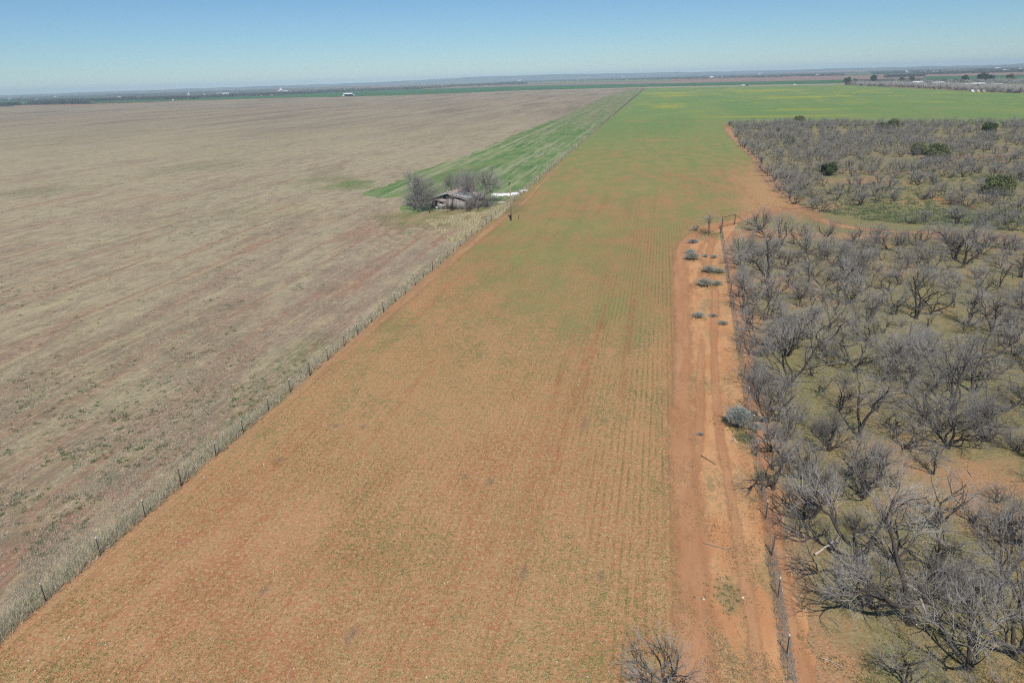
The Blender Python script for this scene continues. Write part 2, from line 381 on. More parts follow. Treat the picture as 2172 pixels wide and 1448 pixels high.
    c = n.mix(n.mul(dk, n.step(n.v, 250, 600), .55), c, S(128, 116, 100))
    n.color(c)
    n.bump(n.add(n.mul(fine, .6), n.mul(fine2, .4), n.mul(clump, .6), n.mul(wav, .12)), .8, .12)
    return n.m

def mat_strip():
    n = NT('winter_wheat_strip'); n.pos()
    med = n.fn(.16, .05, 41.0, 5, .7); st = n.add(n.mul(n.fn(.35, .006, 42.0, 3, .65), .55), n.mul(n.fn(.9, .05, 45.0, 4, .7), .45)); fine = n.fn(3, 2, 43.0, 3, .7); big = n.fn(.05, .012, 44.0, 4, .6)
    c = n.mix(n.step(med, .35, .62), S(92, 128, 74), S(130, 150, 92))
    c = n.mix(n.mul(n.step(st, .48, .58), n.step(fine, .32, .52), .85), c, S(178, 172, 138))
    c = n.mix(n.mul(n.step(big, .52, .68), n.step(fine, .4, .6), .7), c, S(150, 140, 98))
    c = n.mix(n.mul(n.step(n.v, 250, 700), n.step(st, .38, .56), .65), c, S(150, 136, 110))
    c = n.mix(n.mul(n.step(fine, .4, .3), .35), c, S(60, 84, 46))
    n.color(c); n.bump(fine, .5, .1)
    return n.m

def mat_yard():
    n = NT('yard_grass'); n.pos()
    med = n.fn(.3, .22, 51.0, 4, .6); fine = n.fn(4, 3, 52.0, 3, .7); big = n.fn(.1, .06, 53.0, 4, .6)
    c = n.mix(n.step(med, .4, .6), S(150, 146, 98), S(182, 162, 120))
    c = n.mix(n.mul(n.step(big, .50, .62), .7), c, S(124, 136, 82))
    c = n.mix(n.mul(n.step(fine, .5, .66), .6), c, S(196, 178, 132))
    c = n.mix(n.mul(n.step(fine, .42, .3), .4), c, S(92, 88, 54))
    n.color(c); n.bump(fine, .6, .1); n.feather(.8)
    return n.m

def mat_ground():
    """pasture soil of the scrub, and the patchwork of far land"""
    n = NT('pasture_soil'); n.pos()
    big = n.fn(.06, .05, 61.0, 4, .6); med = n.fn(.3, .26, 62.0, 4, .62); fine = n.fn(6, 6, 63.0, 3, .7); fine2 = n.fn(15, 15, 64.0, 2, .7); cl = n.fn(2, 2, 65.0, 4, .65)
    soil = n.mix(n.step(fine, .4, .62), S(182, 136, 100), S(204, 158, 116))
    grass = n.mix(n.step(cl, .36, .64), S(134, 130, 88), S(160, 148, 106))
    grass = n.mix(n.mul(n.step(fine2, .45, .65), .6), grass, S(162, 146, 102))
    g = n.add(n.mul(big, .6), n.mul(med, .5), n.mul(cl, .2), n.mul(fine, .15), n.lin(n.v, 20, 60, -.03, .05))
    fd = n.math('SUBTRACT', n.x, n.add(n.math('MULTIPLY', n.y, (RFB[0]-RFA[0])/(RFB[1]-RFA[1])), RFA[0]-RFA[1]*(RFB[0]-RFA[0])/(RFB[1]-RFA[1])))
    g = n.math('SUBTRACT', g, n.mul(n.step(fd, 4.5, .5), n.step(n.y, 150, 120), .2))
    for (px, py, ru, rv, k) in ((2040, 460, 30, 10, .15), (1850, 452, 8, 8, .1), (1560, 520, 5, 7, .12), (1750, 500, 60, 4, -.24), (1700, 445, 12, 9, -.25), (2130, 1010, 3, 4, -.08), (1800, 1400, 2.2, 3, -.08),
                              (2080, 330, 40, 14, -.1), (1830, 385, 14, 8, -.14), (1960, 430, 12, 9, -.12), (1640, 600, 3, 4, -.18), (1580, 600, 2.5, 5, -.12)):
        g = n.add(g, n.mul(n.blob(G(px, py), ru, rv, .8, med), k))
    near = n.mix(n.mul(n.step(g, .54, .76), .92), soil, grass)
    near = n.mix(n.mul(n.step(n.add(n.mul(fine, .6), n.mul(med, .4)), .42, .30), .5), near, S(84, 80, 46))
    near = n.mix(n.mul(n.step(n.fn(3.2, 3.0, 66.0, 4, .7), .52, .62), .55), near, S(186, 166, 124))
    near = n.mix(n.mul(n.step(n.fn(4.2, 4.0, 70.0, 4, .7), .46, .36), .6), near, S(98, 94, 62))
    near = n.mix(n.mul(n.step(g, .74, .86), n.step(cl, .45, .6), .5), near, S(116, 132, 76))
    lt = n.mix(n.step(n.fn(.5, .5, 67.0, 3), .5, .7), S(140, 138, 98), S(160, 146, 108))
    near = n.mix(n.mul(n.step(n.v, 150, 300), n.step(med, .4, .65), .7), near, lt)
    # far land
    vo = n.t.nodes.new('ShaderNodeTexVoronoi'); vo.distance = 'CHEBYCHEV'
    n.L(n.field(.0011, .0008, 3.0), vo.inputs['Vector']); vo.inputs['Scale'].default_value = 1.0
    sep = n.t.nodes.new('ShaderNodeSeparateColor'); n.L(vo.outputs['Color'], sep.inputs[0])
    wood = n.mix(n.fn(.01, .004, 68.0, 4, .7), S(70, 74, 60), S(104, 98, 82))
    fld = n.ramp(sep.outputs[1], [(0.0, S(150, 120, 100)), (.35, S(140, 122, 104)), (.4, S(86, 116, 74)), (.62, S(110, 128, 84)), (.66, S(170, 150, 116)), (1.0, S(160, 118, 96))])
    m2 = n.step(n.add(sep.outputs[0], n.mul(n.math('SUBTRACT', n.fn(.004, .002, 69.0, 4, .7), .5), .8)), .66, .72)
    far = n.mix(m2, wood, fld)
    n.color(n.mix(n.step(n.v, 900, 1150), near, far))
    n.bump(n.add(n.mul(fine, .6), n.mul(fine2, .3), n.mul(cl, .6)), .9, .10)
    return n.m

def mat_dirt(name, a, b, speck, feather=True, amt=1.0):
    n = NT(name); n.pos()
    med = n.fn(.9, .12, 71.0, 4, .6); fine = n.fn(9, 5, 72.0, 3, .7); f2 = n.fn(3.2, 1.4, 73.0, 4, .65)
    c = n.mix(n.step(med, .36, .64), S(*a), S(*b))
    c = n.mix(n.mul(n.step(n.add(n.mul(fine, .5), n.mul(f2, .5)), .45, .33), .55), c, S(*speck))
    c = n.mix(n.mul(n.step(fine, .56, .7), .35), c, S(min(255, b[0]+18), min(255, b[1]+20), min(255, b[2]+18)))
    n.color(c); n.bump(n.add(n.mul(fine, .4), f2), .6, .05)
    if feather: n.feather(amt)
    return n.m

def mat_verge():
    n = NT('sandy_verge'); n.pos()
    med = n.fn(.7, .2, 75.0, 4, .6); fine = n.fn(7, 6, 76.0, 3, .7); f2 = n.fn(2.4, 1.6, 77.0, 4, .65); fine2 = n.fn(16, 14, 79.0, 2, .7)
    c = n.mix(n.step(med, .36, .62), S(208, 150, 104), S(221, 170, 122))
    g = n.add(n.mul(fine, .4), n.mul(f2, .35), n.mul(med, .25), n.mul(n.math('SUBTRACT', n.fn(.25, .12, 78.0, 3), .5), .5))
    for (px, py, ru, rv, k) in ((1545, 1260, .9, 1.4, .16), (1500, 500, 2.5, 5, .2), (1520, 572, 2.2, 3, .12), (1580, 930, .7, 2.5, .12)):
        g = n.add(g, n.mul(n.blob(G(px, py), ru, rv, .8, med), k))
    c = n.mix(n.mul(n.step(g, .50, .60), .8), c, S(164, 142, 100))
    c = n.mix(n.mul(n.step(fine2, .40, .26), .55), c, S(156, 112, 78))
    n.color(c); n.bump(n.add(n.mul(fine, .5), f2, n.mul(fine2, .4)), .7, .06)
    return n.m

def mat_flat(name, a, b, su=.02, sv=.01, off=0.0):
    n = NT(name); n.pos()
    c = n.mix(n.step(n.fn(su, sv, 80+off, 4, .65), .36, .64), S(*a), S(*b)); n.color(c); return n.m

# ------------------------------------------------------------------ ground sheets
def jag(pts, amp=0.35, step=1.2, closed=True):
    out = []; n = len(pts)
    for i in range(n if closed else n-1):
        a = np.array(pts[i]); b = np.array(pts[(i+1) % n]); L = np.hypot(*(b-a)); d = max(1, min(400, int(L/(step*max(1, min(depth(a), depth(b))/60)))))
        nrm = np.array([-(b-a)[1], (b-a)[0]])/(L+1e-9)
        for k in range(d):
            p = a + (b-a)*k/d
            w = (vnoise(p[0]*.7+5, p[1]*.7)-.5)*2*amp + (rs.rand()-.5)*amp*.7
            out.append(tuple(p + nrm*w))
    return out
def sheet(name, pts, z, m, amp=0.0, step=1.2):
    if amp: pts = jag(pts, amp, step)
    import bmesh
    bm = bmesh.new(); vs = [bm.verts.new((p[0], p[1], z)) for p in pts]
    es = [bm.edges.new((vs[i], vs[(i+1) % len(vs)])) for i in range(len(vs))]
    bmesh.ops.triangle_fill(bm, edges=es, use_beauty=False)
    for f in bm.faces:
        f.normal_update()
        if f.normal.z < 0: f.normal_flip()
    me = bpy.data.meshes.new(name); bm.to_mesh(me); bm.free(); me.materials.append(m)
    return tag(obj(name, me), kind='structure')
def smooth_line(pts, step=0.6):
    P = np.array(pts, float); d = np.concatenate([[0], np.cumsum(np.hypot(*np.diff(P, axis=0).T))])
    t = []; x = 0
    while x < d[-1]:
        t.append(x); i = min(len(P)-1, np.searchsorted(d, x)); x += step*max(1, np.hypot(*P[min(i, len(P)-1)])/80)
    t.append(d[-1]); t = np.array(t)
    # Catmull-Rom through the points
    out = []
    for x in t:
        i = min(max(np.searchsorted(d, x)-1, 0), len(P)-2); s = (x-d[i])/(d[i+1]-d[i]+1e-9)
        p0 = P[max(i-1, 0)]; p1 = P[i]; p2 = P[i+1]; p3 = P[min(i+2, len(P)-1)]
        out.append(.5*((2*p1)+(-p0+p2)*s+(2*p0-5*p1+4*p2-p3)*s*s+(-p0+3*p1-3*p2+p3)*s**3))
    return np.array(out)
def ribbon(name, px, width, z, m, world=False, ends=True):
    P = smooth_line([tuple(p) for p in px] if world else GL(px)); n = len(P)
    T = np.gradient(P, axis=0); T /= np.linalg.norm(T, axis=1, keepdims=True)+1e-9; N = np.stack([T[:, 1], -T[:, 0]], 1)
    wd_ = np.interp(np.linspace(0, 1, n), np.linspace(0, 1, len(width)), width) if not np.isscalar(width) else np.full(n, width)
    wd_ = wd_*(1+.25*(vnoise(np.arange(n)*.35, np.full(n, z*1000))-.5))
    cols = np.array([-.8, -.5, -.25, 0, .25, .5, .8]); cv = np.array([0, .5, 1, 1, 1, .5, 0])
    V = np.zeros((n, 7, 3)); V[:, :, :2] = P[:, None]+N[:, None]*(cols[None, :, None]*wd_[:, None, None]); V[:, :, 2] = z
    C = np.tile(cv[None, :, None], (n, 1, 3)).astype(float)
    if ends:
        k = min(16, n//3)
        for i in range(k): C[i] *= i/k; C[n-1-i] *= i/k
    i, j = np.meshgrid(np.arange(n-1), np.arange(6), indexing='ij')
    F = np.stack([i*7+j, i*7+j+1, (i+1)*7+j+1, (i+1)*7+j], -1).reshape(-1, 4)
    me = mesh_np(name, V.reshape(-1, 3), F, m, col=C.reshape(-1, 3))
    return tag(obj(name, me), kind='structure')

R = 12500
sheet('ground', [(-R, -2000), (R, -2000), (R, R), (-R, R)], 0.0, mat_ground())
fl = lambda Y, o: (fence_x(Y)+o, Y)
left_top = GL([(1338, 188), (1200, 191), (1050, 196.5), (960, 199), (860, 203), (735, 205.5), (660, 207), (500, 212), (380, 216), (250, 220.5), (125, 224), (0, 226.5)])
sheet('stubble_field', [fl(5, -.3), fl(500, -.3), fl(1425, -.5)] + left_top + [(-2600, 1600), (-400, 5)], 0.004, mat_stubble())
strip_px = [(1341, 189), (1278, 207), (1212, 237), (1151, 264), (1101, 283), (1050, 305), (990, 331), (933, 350), (872, 367), (822, 395), (780, 404), (775, 412), (800, 421), (868, 417),
            (850, 432), (838, 447), (860, 458), (905, 452), (960, 440), (1000, 436), (1062, 432)]
sheet('winter_wheat_strip', GL(strip_px)[:-1] + [fl(168, -.4), fl(500, -.5), fl(1425, -.6)], 0.010, mat_strip(), 2.2, 1.0)
ribbon('yard_ground', [(800, 446), (860, 462), (930, 462), (1000, 452), (1050, 440), (1100, 415)], [6, 12, 17, 15, 10, 5], 0.016, mat_yard())
wheat_edge = [(1440, 1700), (1445, 1448), (1447, 1300), (1444, 1196), (1432, 1090), (1408, 1000), (1412, 904), (1422, 821), (1430, 738), (1432, 640), (1429, 580), (1432, 535), (1446, 505), (1480, 482), (1530, 470), (1590, 455),
              (1650, 440), (1690, 434), (1668, 412), (1640, 388), (1612, 356), (1596, 332), (1566, 304), (1548, 284), (1534, 262)]
wheat_pts = [fl(5, .5), (7, 5)] + [(p[0]+.45, p[1]) for p in GL(wheat_edge[1:])] + GL([(1600, 262), (1750, 262), (1900, 262), (2172, 262), (2500, 262), (2500, 207), (2172, 198.5), (2080, 195), (1990, 190.5), (1900, 186), (1790, 180), (1600, 183), (1372, 186.5)]) + [fl(1425, .8), fl(500, .6)]
sheet('wheat_field', wheat_pts, 0.006, mat_wheat(), .25, 1.0)

def RFX(Y): return RFA[0]+(RFB[0]-RFA[0])*(Y-RFA[1])/(RFB[1]-RFA[1])
TRACK = mat_dirt('red_track_soil', (204, 148, 106), (213, 161, 118), (176, 124, 88))
sheet('verge', [tuple(np.array(p)-np.array([.9, 0])) for p in GL(wheat_edge[:16])] + GL([(1560, 478), (1548, 520)]) + [(RFX(Y)+1.15, Y) for Y in (110, 90, 70, 50, 35, 25, 16, 6)], 0.005, mat_verge(), .45, .7)
ribbon('dirt_track', [(1480, 1560), (1478, 1448), (1472, 1300), (1466, 1180), (1455, 1060), (1446, 940), (1446, 820), (1447, 700), (1443, 620), (1442, 560), (1450, 520), (1478, 496), (1520, 480), (1570, 466), (1630, 448), (1700, 436)],
       [2.1, 2.0, 1.9, 1.9, 1.9, 1.8, 2.0, 2.3, 2.3, 2.1, 2.2, 2.6, 3.0, 4.5], 0.014, TRACK, ends=False)
ribbon('dirt_track', [(1642, 1600), (1612, 1448), (1600, 1350), (1584, 1255), (1566, 1150), (1547, 1030), (1528, 930), (1518, 820), (1514, 720), (1517, 650), (1514, 600), (1496, 565), (1484, 545), (1490, 520), (1508, 503)],
       [.8, .75, .7, .65, .7, .7, .7, .8, .9, .8, .8, .7, .6], 0.018, TRACK, ends=False)
ribbon('dirt_track', [(1450, 640), (1470, 610), (1492, 585), (1500, 560), (1506, 530), (1512, 505), (1502, 490), (1530, 476)], [1.6, 1.4, 1.2, 1.1, 1.1, 1.0, 1.2], 0.020, TRACK)
ribbon('dirt_track', [(1455, 1080), (1476, 1000), (1484, 900), (1486, 800), (1490, 700)], [.6, .8, .8, .7, .5], 0.019, TRACK)
ribbon('cattle_path', [(1745, 1600), (1708, 1448), (1682, 1340), (1662, 1250), (1646, 1150), (1634, 1060), (1622, 960), (1606, 860), (1590, 770), (1574, 690), (1560, 620), (1549, 560), (1545, 520), (1556, 490)],
       [.8, .8, .8, .9, .8, .9, 1.3, 1.0, 1.0, 1.2, 1.2, 1.2, .8], 0.012, TRACK, ends=False)
ribbon('field_track', [(1712, 440), (1672, 415), (1643, 390), (1616, 357), (1600, 333), (1568, 304), (1549, 283), (1536, 262)], [5, 3.2, 3, 2.5, 3, 3, 3.5, 5], 0.012, mat_dirt('pale_edge_soil', (198, 148, 110), (212, 168, 126), (160, 110, 76)))
ribbon('pasture_track', [(1690, 440), (1740, 466), (1800, 482), (1900, 492), (2000, 494), (2100, 500), (2172, 507), (2300, 520)], [6, 4, 2.6, 2.4, 2.2, 2, 2], 0.014, TRACK)
ribbon('pasture_track', [(1910, 400), (1960, 410), (2000, 424), (2060, 440), (2130, 462), (2172, 472)], [2, 3.5, 4, 3, 3, 3], 0.014, mat_dirt('pale_pasture_soil', (184, 132, 94), (196, 150, 110), (140, 104, 70)))
ribbon('fence_margin', [fl(12, 1.0), fl(60, 1.0), fl(110, 1.3), fl(150, 2.2), fl(172, 2.8), fl(200, 2.0), fl(260, 1.4)], [.2, .3, .5, 1.3, 2.2, 1.0, .5], 0.012, mat_dirt('fence_margin_soil', (196, 148, 108), (208, 166, 120), (150, 112, 76)), world=True)
for o_ in [((1490, 468), (1410, 452), (1360, 440))]:
    pass
# far bands
def band(name, top, bot, z, m): return sheet(name, GL(top)+GL(bot[::-1]), z, m)
band('road', [(1372, 184.6), (1600, 180.6), (1792, 177.2)], [(1372, 187.2), (1600, 183.2), (1792, 179.8)], 0.06, plain('caliche_road', S(168, 160, 134), .1, .1))
band('road', [(1000, 197), (1120, 192.2), (1372, 185.2)], [(1000, 198.6), (1120, 193.6), (1372, 187.0)], 0.06, bpy.data.materials['caliche_road'])
green = mat_flat('far_green_crop', (66, 110, 66), (82, 122, 74), .01, .004)
band('far_green_field', [(-60, 208), (100, 211), (230, 211), (420, 208), (560, 204), (680, 197.5), (780, 193), (950, 187.5), (1100, 182.5), (1372, 178.2), (1600, 173.6), (1790, 170)],
     [(-60, 220), (100, 219.5), (230, 217.8), (420, 213), (560, 208.8), (680, 206), (780, 203.5), (950, 198.2), (1100, 192), (1372, 184.4), (1600, 180.2), (1790, 177)], 0.08, green)
pink = mat_flat('far_bare_soil', (150, 124, 110), (164, 134, 118), .006, .003, 3)
band('far_bare_field', [(900, 186.5), (1000, 182), (1150, 178.5), (1400, 172.5), (1600, 166), (1790, 161), (1960, 160)], [(900, 189), (1000, 186), (1150, 181.4), (1400, 177.6), (1600, 173), (1790, 169.5), (1960, 166)], 0.12, pink)
band('far_bare_field', [(1400, 168.4), (1550, 164.6), (1700, 162), (1790, 160)], [(1400, 171.5), (1550, 167.6), (1700, 164.4), (1790, 161)], 0.16, mat_flat('far_red_soil', (156, 112, 92), (168, 120, 98), .006, .003, 4))
band('far_pasture', [(1090, 175), (1250, 170), (1400, 168.2), (1425, 169.5)], [(1060, 179.5), (1200, 177), (1350, 173.4), (1430, 171.6)], 0.2, mat_flat('far_pale_grass', (124, 136, 84), (138, 142, 92), .01, .004, 5))
band('far_pasture', [(720, 190.5), (900, 184), (1060, 178)], [(720, 193), (900, 186.2), (1060, 181.2)], 0.2, bpy.data.materials['far_pale_grass'])
band('far_green_field', [(1960, 163), (2172, 160), (2300, 158)], [(1960, 168), (2172, 168), (2300, 168)], 0.2, green)
band('far_bare_field', [(1960, 159), (2060, 155.5), (2172, 151.5), (2300, 148)], [(1960, 163), (2060, 161), (2172, 159), (2300, 157)], 0.24, pink)
band('far_bare_field', [(1960, 149), (2060, 146), (2172, 142), (2300, 138)], [(1960, 156), (2060, 153), (2172, 149), (2300, 146)], 0.3, mat_flat('far_brown_soil', (134, 112, 96), (150, 120, 100), .004, .002, 6))
band('far_green_field', [(1640, 160.2), (1780, 155.6), (1960, 152.5)], [(1640, 161.8), (1780, 159.6), (1960, 156.5)], 0.3, mat_flat('far_dull_grass', (104, 118, 82), (118, 126, 92), .006, .003, 7))
band('far_bare_field', [(1700, 154.2), (1790, 152.6), (1840, 151.4)], [(1700, 155.0), (1790, 153.6), (1840, 152.6)], 0.35, mat_flat('far_pale_soil', (190, 176, 150), (176, 160, 136), .004, .002, 8))
band('far_pasture', [(840, 180.5), (960, 176), (1040, 174)], [(840, 182.2), (960, 178), (1040, 176)], 0.3, bpy.data.materials['far_pale_grass'])
band('far_bare_field', [(30, 224.0), (180, 221.5), (250, 219.0)], [(30, 225.6), (180, 223.4), (250, 221.2)], 0.09, mat_flat('far_tan_soil', (184, 146, 106), (176, 134, 96), .006, .003, 9))

# ------------------------------------------------------------------ hills at the horizon
def hills():
    D = 10000.0
    prof = [(-300, 6), (0, 7), (120, 9), (250, 12), (330, 20), (430, 24), (540, 20), (700, 24), (860, 26), (960, 44), (1050, 60), (1200, 58), (1330, 47), (1450, 34), (1600, 25), (1800, 24), (1900, 18), (2000, 10), (2100, 22), (2172, 30), (2500, 34)]
    xs = np.linspace(-300, 2480, 700); hs = np.interp(xs, [p[0] for p in prof], [p[1] for p in prof])
    hs = hs + (vnoise(xs*.03, xs*0+3)-.5)*7 + (vnoise(xs*.11, xs*0+9)-.5)*4
    hs = np.maximum(hs, 4)
    az = np.arctan((xs-W/2)/FPX/math.cos(PITCH)*1.0)
    prof_r = [(-900, 0.0), (-650, .25), (-400, .55), (-150, .85), (0, 1), (300, .9), (800, 0.2)]
    V = []
    for k, (dr, f) in enumerate(prof_r):
        rr = D + dr + (vnoise(xs*.05+k, xs*0+k*7)-.5)*160
        ff = f*(1+(vnoise(xs*.08+k*5, xs*0+k)-.5)*.25) if 0 < f < 1 else f
        V.append(np.stack([np.sin(az)*rr, np.cos(az)*rr, hs*ff - (0.4 if f == 0 else 0)], 1))
    V = np.stack(V); m, n, _ = V.shape
    i, j = np.meshgrid(np.arange(m-1), np.arange(n-1), indexing='ij')
    F = np.stack([i*n+j, i*n+j+1, (i+1)*n+j+1, (i+1)*n+j], -1).reshape(-1, 4)
    nt = NT('scrub_hills'); nt.pos()
    c = nt.mix(nt.step(nt.fn(.004, .003, 90.0, 5, .7), .38, .62), S(56, 60, 48), S(96, 92, 74))
    c = nt.mix(nt.mul(nt.step(nt.fn(.0015, .004, 91.0, 3, .6), .58, .66), .7), c, S(150, 136, 108))
    az_ = nt.math('DIVIDE', nt.x, nt.y)
    lft = nt.mul(nt.step(az_, -.62, -.55), nt.step(az_, -.42, -.48))
    c = nt.mix(nt.mul(lft, nt.step(nt.add(nt.math('MULTIPLY', nt.z, .05), nt.mul(nt.fn(.006, .02, 92.0, 4, .7), .7)), .95, 1.25)), c, S(214, 178, 152))
    nt.color(c)
    tag(obj('hills', mesh_np('hills', V.reshape(-1, 3), F, nt.m, smooth=True)), kind='structure')
hills()

# ------------------------------------------------------------------ vegetation materials
def mat_bark(name, a, b):
    n = NT(name); tc = n.t.nodes.new('ShaderNodeTexCoord')
    f = n.noise(tc.outputs['Object'], 5, 4, .65); oi = n.t.nodes.new('ShaderNodeObjectInfo')
    c = n.mix(f, (*a, 1), (*b, 1))
    hs = n.t.nodes.new('ShaderNodeHueSaturation'); n.L(c, hs.inputs['Color']); n.L(n.lin(oi.outputs['Random'], 0, 1, .68, 1.25), hs.inputs['Value'])
    n.color(hs.outputs[0]); return n.m
def mat_tint(name, transl=0.4):
    n = NT(name); a = n.attr('tint'); n.color(a.outputs['Color'])
    tr = n.t.nodes.new('ShaderNodeBsdfTranslucent'); n.L(a.outputs['Color'], tr.inputs['Color'])
    mx = n.t.nodes.new('ShaderNodeMixShader'); mx.inputs[0].default_value = transl
    n.L(n.b.outputs[0], mx.inputs[1]); n.L(tr.outputs[0], mx.inputs[2]); n.L(mx.outputs[0], n.out.inputs['Surface'])
    return n.m
BARK = mat_bark('mesquite_bark', (.042, .035, .03), (.125, .105, .09))
LIMB = mat_bark('mesquite_limb', (.13, .115, .10), (.27, .245, .215))
TWIG = mat_bark('mesquite_twig', (.32, .30, .27), (.52, .49, .44))
DEADWOOD = mat_bark('bleached_wood', (.34, .26, .20), (.56, .48, .40))
LEAF = mat_tint('leaf_tint')

# ------------------------------------------------------------------ bare trees
def grow(r, par_P, par_R, nch, lo, hi, ang, length, rad, npts, wander, up, t_end=.25):
    """children of every parent chain. par_P (N,n,3)"""
    N, n, _ = par_P.shape; M = N*nch
    P0 = np.repeat(par_P, nch, 0); R0 = np.repeat(par_R, nch, 0)
    t = lo + (hi-lo)*((np.tile(np.arange(nch), N)+r.rand(M))/nch); f = t*(n-1); i = np.minimum(f.astype(int), n-2); s = (f-i)[:, None]
    I = np.arange(M)
    base = P0[I, i]*(1-s)+P0[I, i+1]*s; T = P0[I, i+1]-P0[I, i]; T /= np.linalg.norm(T, axis=1, keepdims=True)+1e-9
    rad_at = R0[I, i]*(1-s[:, 0])+R0[I, i+1]*s[:, 0]
    q = r.randn(M, 3); q -= (q*T).sum(1, keepdims=True)*T; q /= np.linalg.norm(q, axis=1, keepdims=True)+1e-9
    a = ang[0]+(ang[1]-ang[0])*r.rand(M, 1); d = T*np.cos(a)+q*np.sin(a); d[:, 2] += up; d /= np.linalg.norm(d, axis=1, keepdims=True)
    L = (length[0]+(length[1]-length[0])*r.rand(M))*(1.15-.5*t)
    P = np.empty((M, npts, 3)); P[:, 0] = base; cur = d.copy()
    for k in range(1, npts):
        cur = cur + r.randn(M, 3)*wander; cur[:, 2] += up*.25; cur /= np.linalg.norm(cur, axis=1, keepdims=True)
        P[:, k] = P[:, k-1]+cur*(L/(npts-1))[:, None]
    P[:, :, 2] = np.maximum(P[:, :, 2], .06)
    r0 = np.minimum(rad_at*.75, rad*(.7+.6*r.rand(M)))
    R_ = r0[:, None]*np.linspace(1, t_end, npts)[None]
    return P, R_
def make_tree(seed, stems=4, tilt=(20, 55), H=3.7, trunk=0.0, lean=0.0, dens=1.0, fine=True, tw=1.0, upw=.10):
    """crooked many-stemmed bare tree about H tall -> (trunk mesh arrays, crown mesh arrays)"""
    r = np.random.RandomState(seed); k = H/3.7
    az = np.arange(stems)*2*math.pi/stems + r.rand(stems)*1.1; ti = np.radians(tilt[0]+(tilt[1]-tilt[0])*r.rand(stems))
    d = np.stack([np.cos(az)*np.sin(ti), np.sin(az)*np.sin(ti), np.cos(ti)], 1); d[:, 0] += lean
    d /= np.linalg.norm(d, axis=1, keepdims=True)
    n = 8; L = (1.7+.8*r.rand(stems))*k; P = np.empty((stems, n, 3))
    P[:, 0] = np.array([0, 0, -.08]) + np.stack([np.cos(az)*.08, np.sin(az)*.08, 0*az], 1)*k
    if trunk: P[:, 0, 2] += trunk
    cur = d.copy()
    for j in range(1, n):
        cur = cur + r.randn(stems, 3)*.24; cur[:, 2] += .04; cur /= np.linalg.norm(cur, axis=1, keepdims=True); P[:, j] = P[:, j-1]+cur*(L/(n-1))[:, None]
    P[:, 1:, 2] = np.maximum(P[:, 1:, 2], .12+trunk*.5)
    R0 = (.05+.028*r.rand(stems))[:, None]*k*np.linspace(1, .38, n)[None]
    T = [tubes(P, R0, 6)]
    if trunk:
        tp = np.array([[0, 0, -.1], [.03, .02, trunk*.5], [-.02, .03, trunk*1.02]])[None]*1.0; T.append(tubes(tp, np.array([[.15, .11, .10]])*k, 7))
    P1, R1 = grow(r, P, R0, 5, .32, 1, (.45, 1.0), (1.0*k, 1.8*k), .029*k, 6, .20, upw)
    T.append(tubes(P1, R1, 5))
    C = []
    nb = max(3, int(round(4.4*dens)))
    P2, R2 = grow(r, np.concatenate([P1]), R1, nb, .2, 1, (.35, .85), (.65*k, 1.3*k), .0165*k, 5, .17, upw*.8)
    C.append(tubes(P2, R2, 4)); nd = len(C[0][1])
    if fine:
        P3, R3 = grow(r, P2, R2, max(3, nb-1+(nb > 5)), .15, 1, (.3, .85), (.38*k, .82*k), .0080*tw, 4, .16, upw*.6, .5)
        C.append(tubes(P3, R3, 3))
        P4, R4 = grow(r, P3, R3, 4, .1, 1, (.25, .75), (.2*k, .46*k), .0047*tw, 3, .14, .04, .6)
        C.append(tubes(P4, R4, 3))
    else:
        P3, R3 = grow(r, P2, R2, 5, .15, 1, (.4, 1.1), (.4*k, .85*k), .017*tw, 2, .15, upw*.6, .5)
        C.append(tubes(P3, R3, 3))
    return merge(T), merge(C), nd

def tree_proto(seed, **kw):
    (tv, tf), (cv, cf), nd = make_tree(seed, **kw)
    return mesh_np('trunk', tv, tf, LIMB if kw.get('tw', 1) > 1.4 else BARK, smooth=True), mesh_np('crown', cv, cf, [TWIG, LIMB], np.where(np.arange(len(cf)) < nd, 1, 0))
mr = np.random.RandomState(71)
MESQ = [tree_proto(100+i, stems=[4, 5, 3, 6, 4, 5, 3, 7, 4, 5, 6, 4, 2, 3, 2, 8, 3, 5][i], tilt=[(15, 50), (20, 62), (10, 40), (20, 65), (25, 60), (10, 45), (15, 55), (15, 55), (30, 70), (8, 40), (20, 60), (12, 48), (10, 35), (25, 50), (30, 62), (5, 60), (5, 25), (35, 75)][i],
                   H=[3.7, 3.6, 4.0, 3.5, 3.4, 4.1, 3.8, 3.2, 3.3, 3.9, 3.7, 4.0, 4.3, 3.9, 3.6, 2.9, 4.4, 3.2][i], trunk=[0, 0, .5, 0, .25, 0, .4, 0, 0, .3, 0, .35, .7, .5, .2, 0, 0, 0][i], lean=[0, .15, 0, -.2, .3, 0, -.1, 0, .2, 0, 0, .1, .3, .55, -.5, 0, .1, .2][i],
                   dens=[1, 1, .8, 1, 1, 1, .8, .85, 1, 1, 1.0, .85, 1.15, 1.1, 1.15, .75, .9, .8][i], upw=[.10, .12, .08, .10, .06, .14, .10, .12, .05, .16, .10, .12, .14, .08, .04, .18, .2, .02][i]) for i in range(18)]
SINGLE = tree_proto(190, stems=4, tilt=(8, 38), H=2.7, trunk=1.3, dens=1.1)
ROUND = [tree_proto(150+i, stems=8, tilt=(8, 66), H=4.0, trunk=0.0, dens=1.6, tw=1.7, upw=.03) for i in range(3)]
BUSHY = [tree_proto(170+i, stems=9, tilt=(12, 62), H=2.6, trunk=0, dens=.9, tw=1.1, upw=.14) for i in range(2)]
TS = 1.2
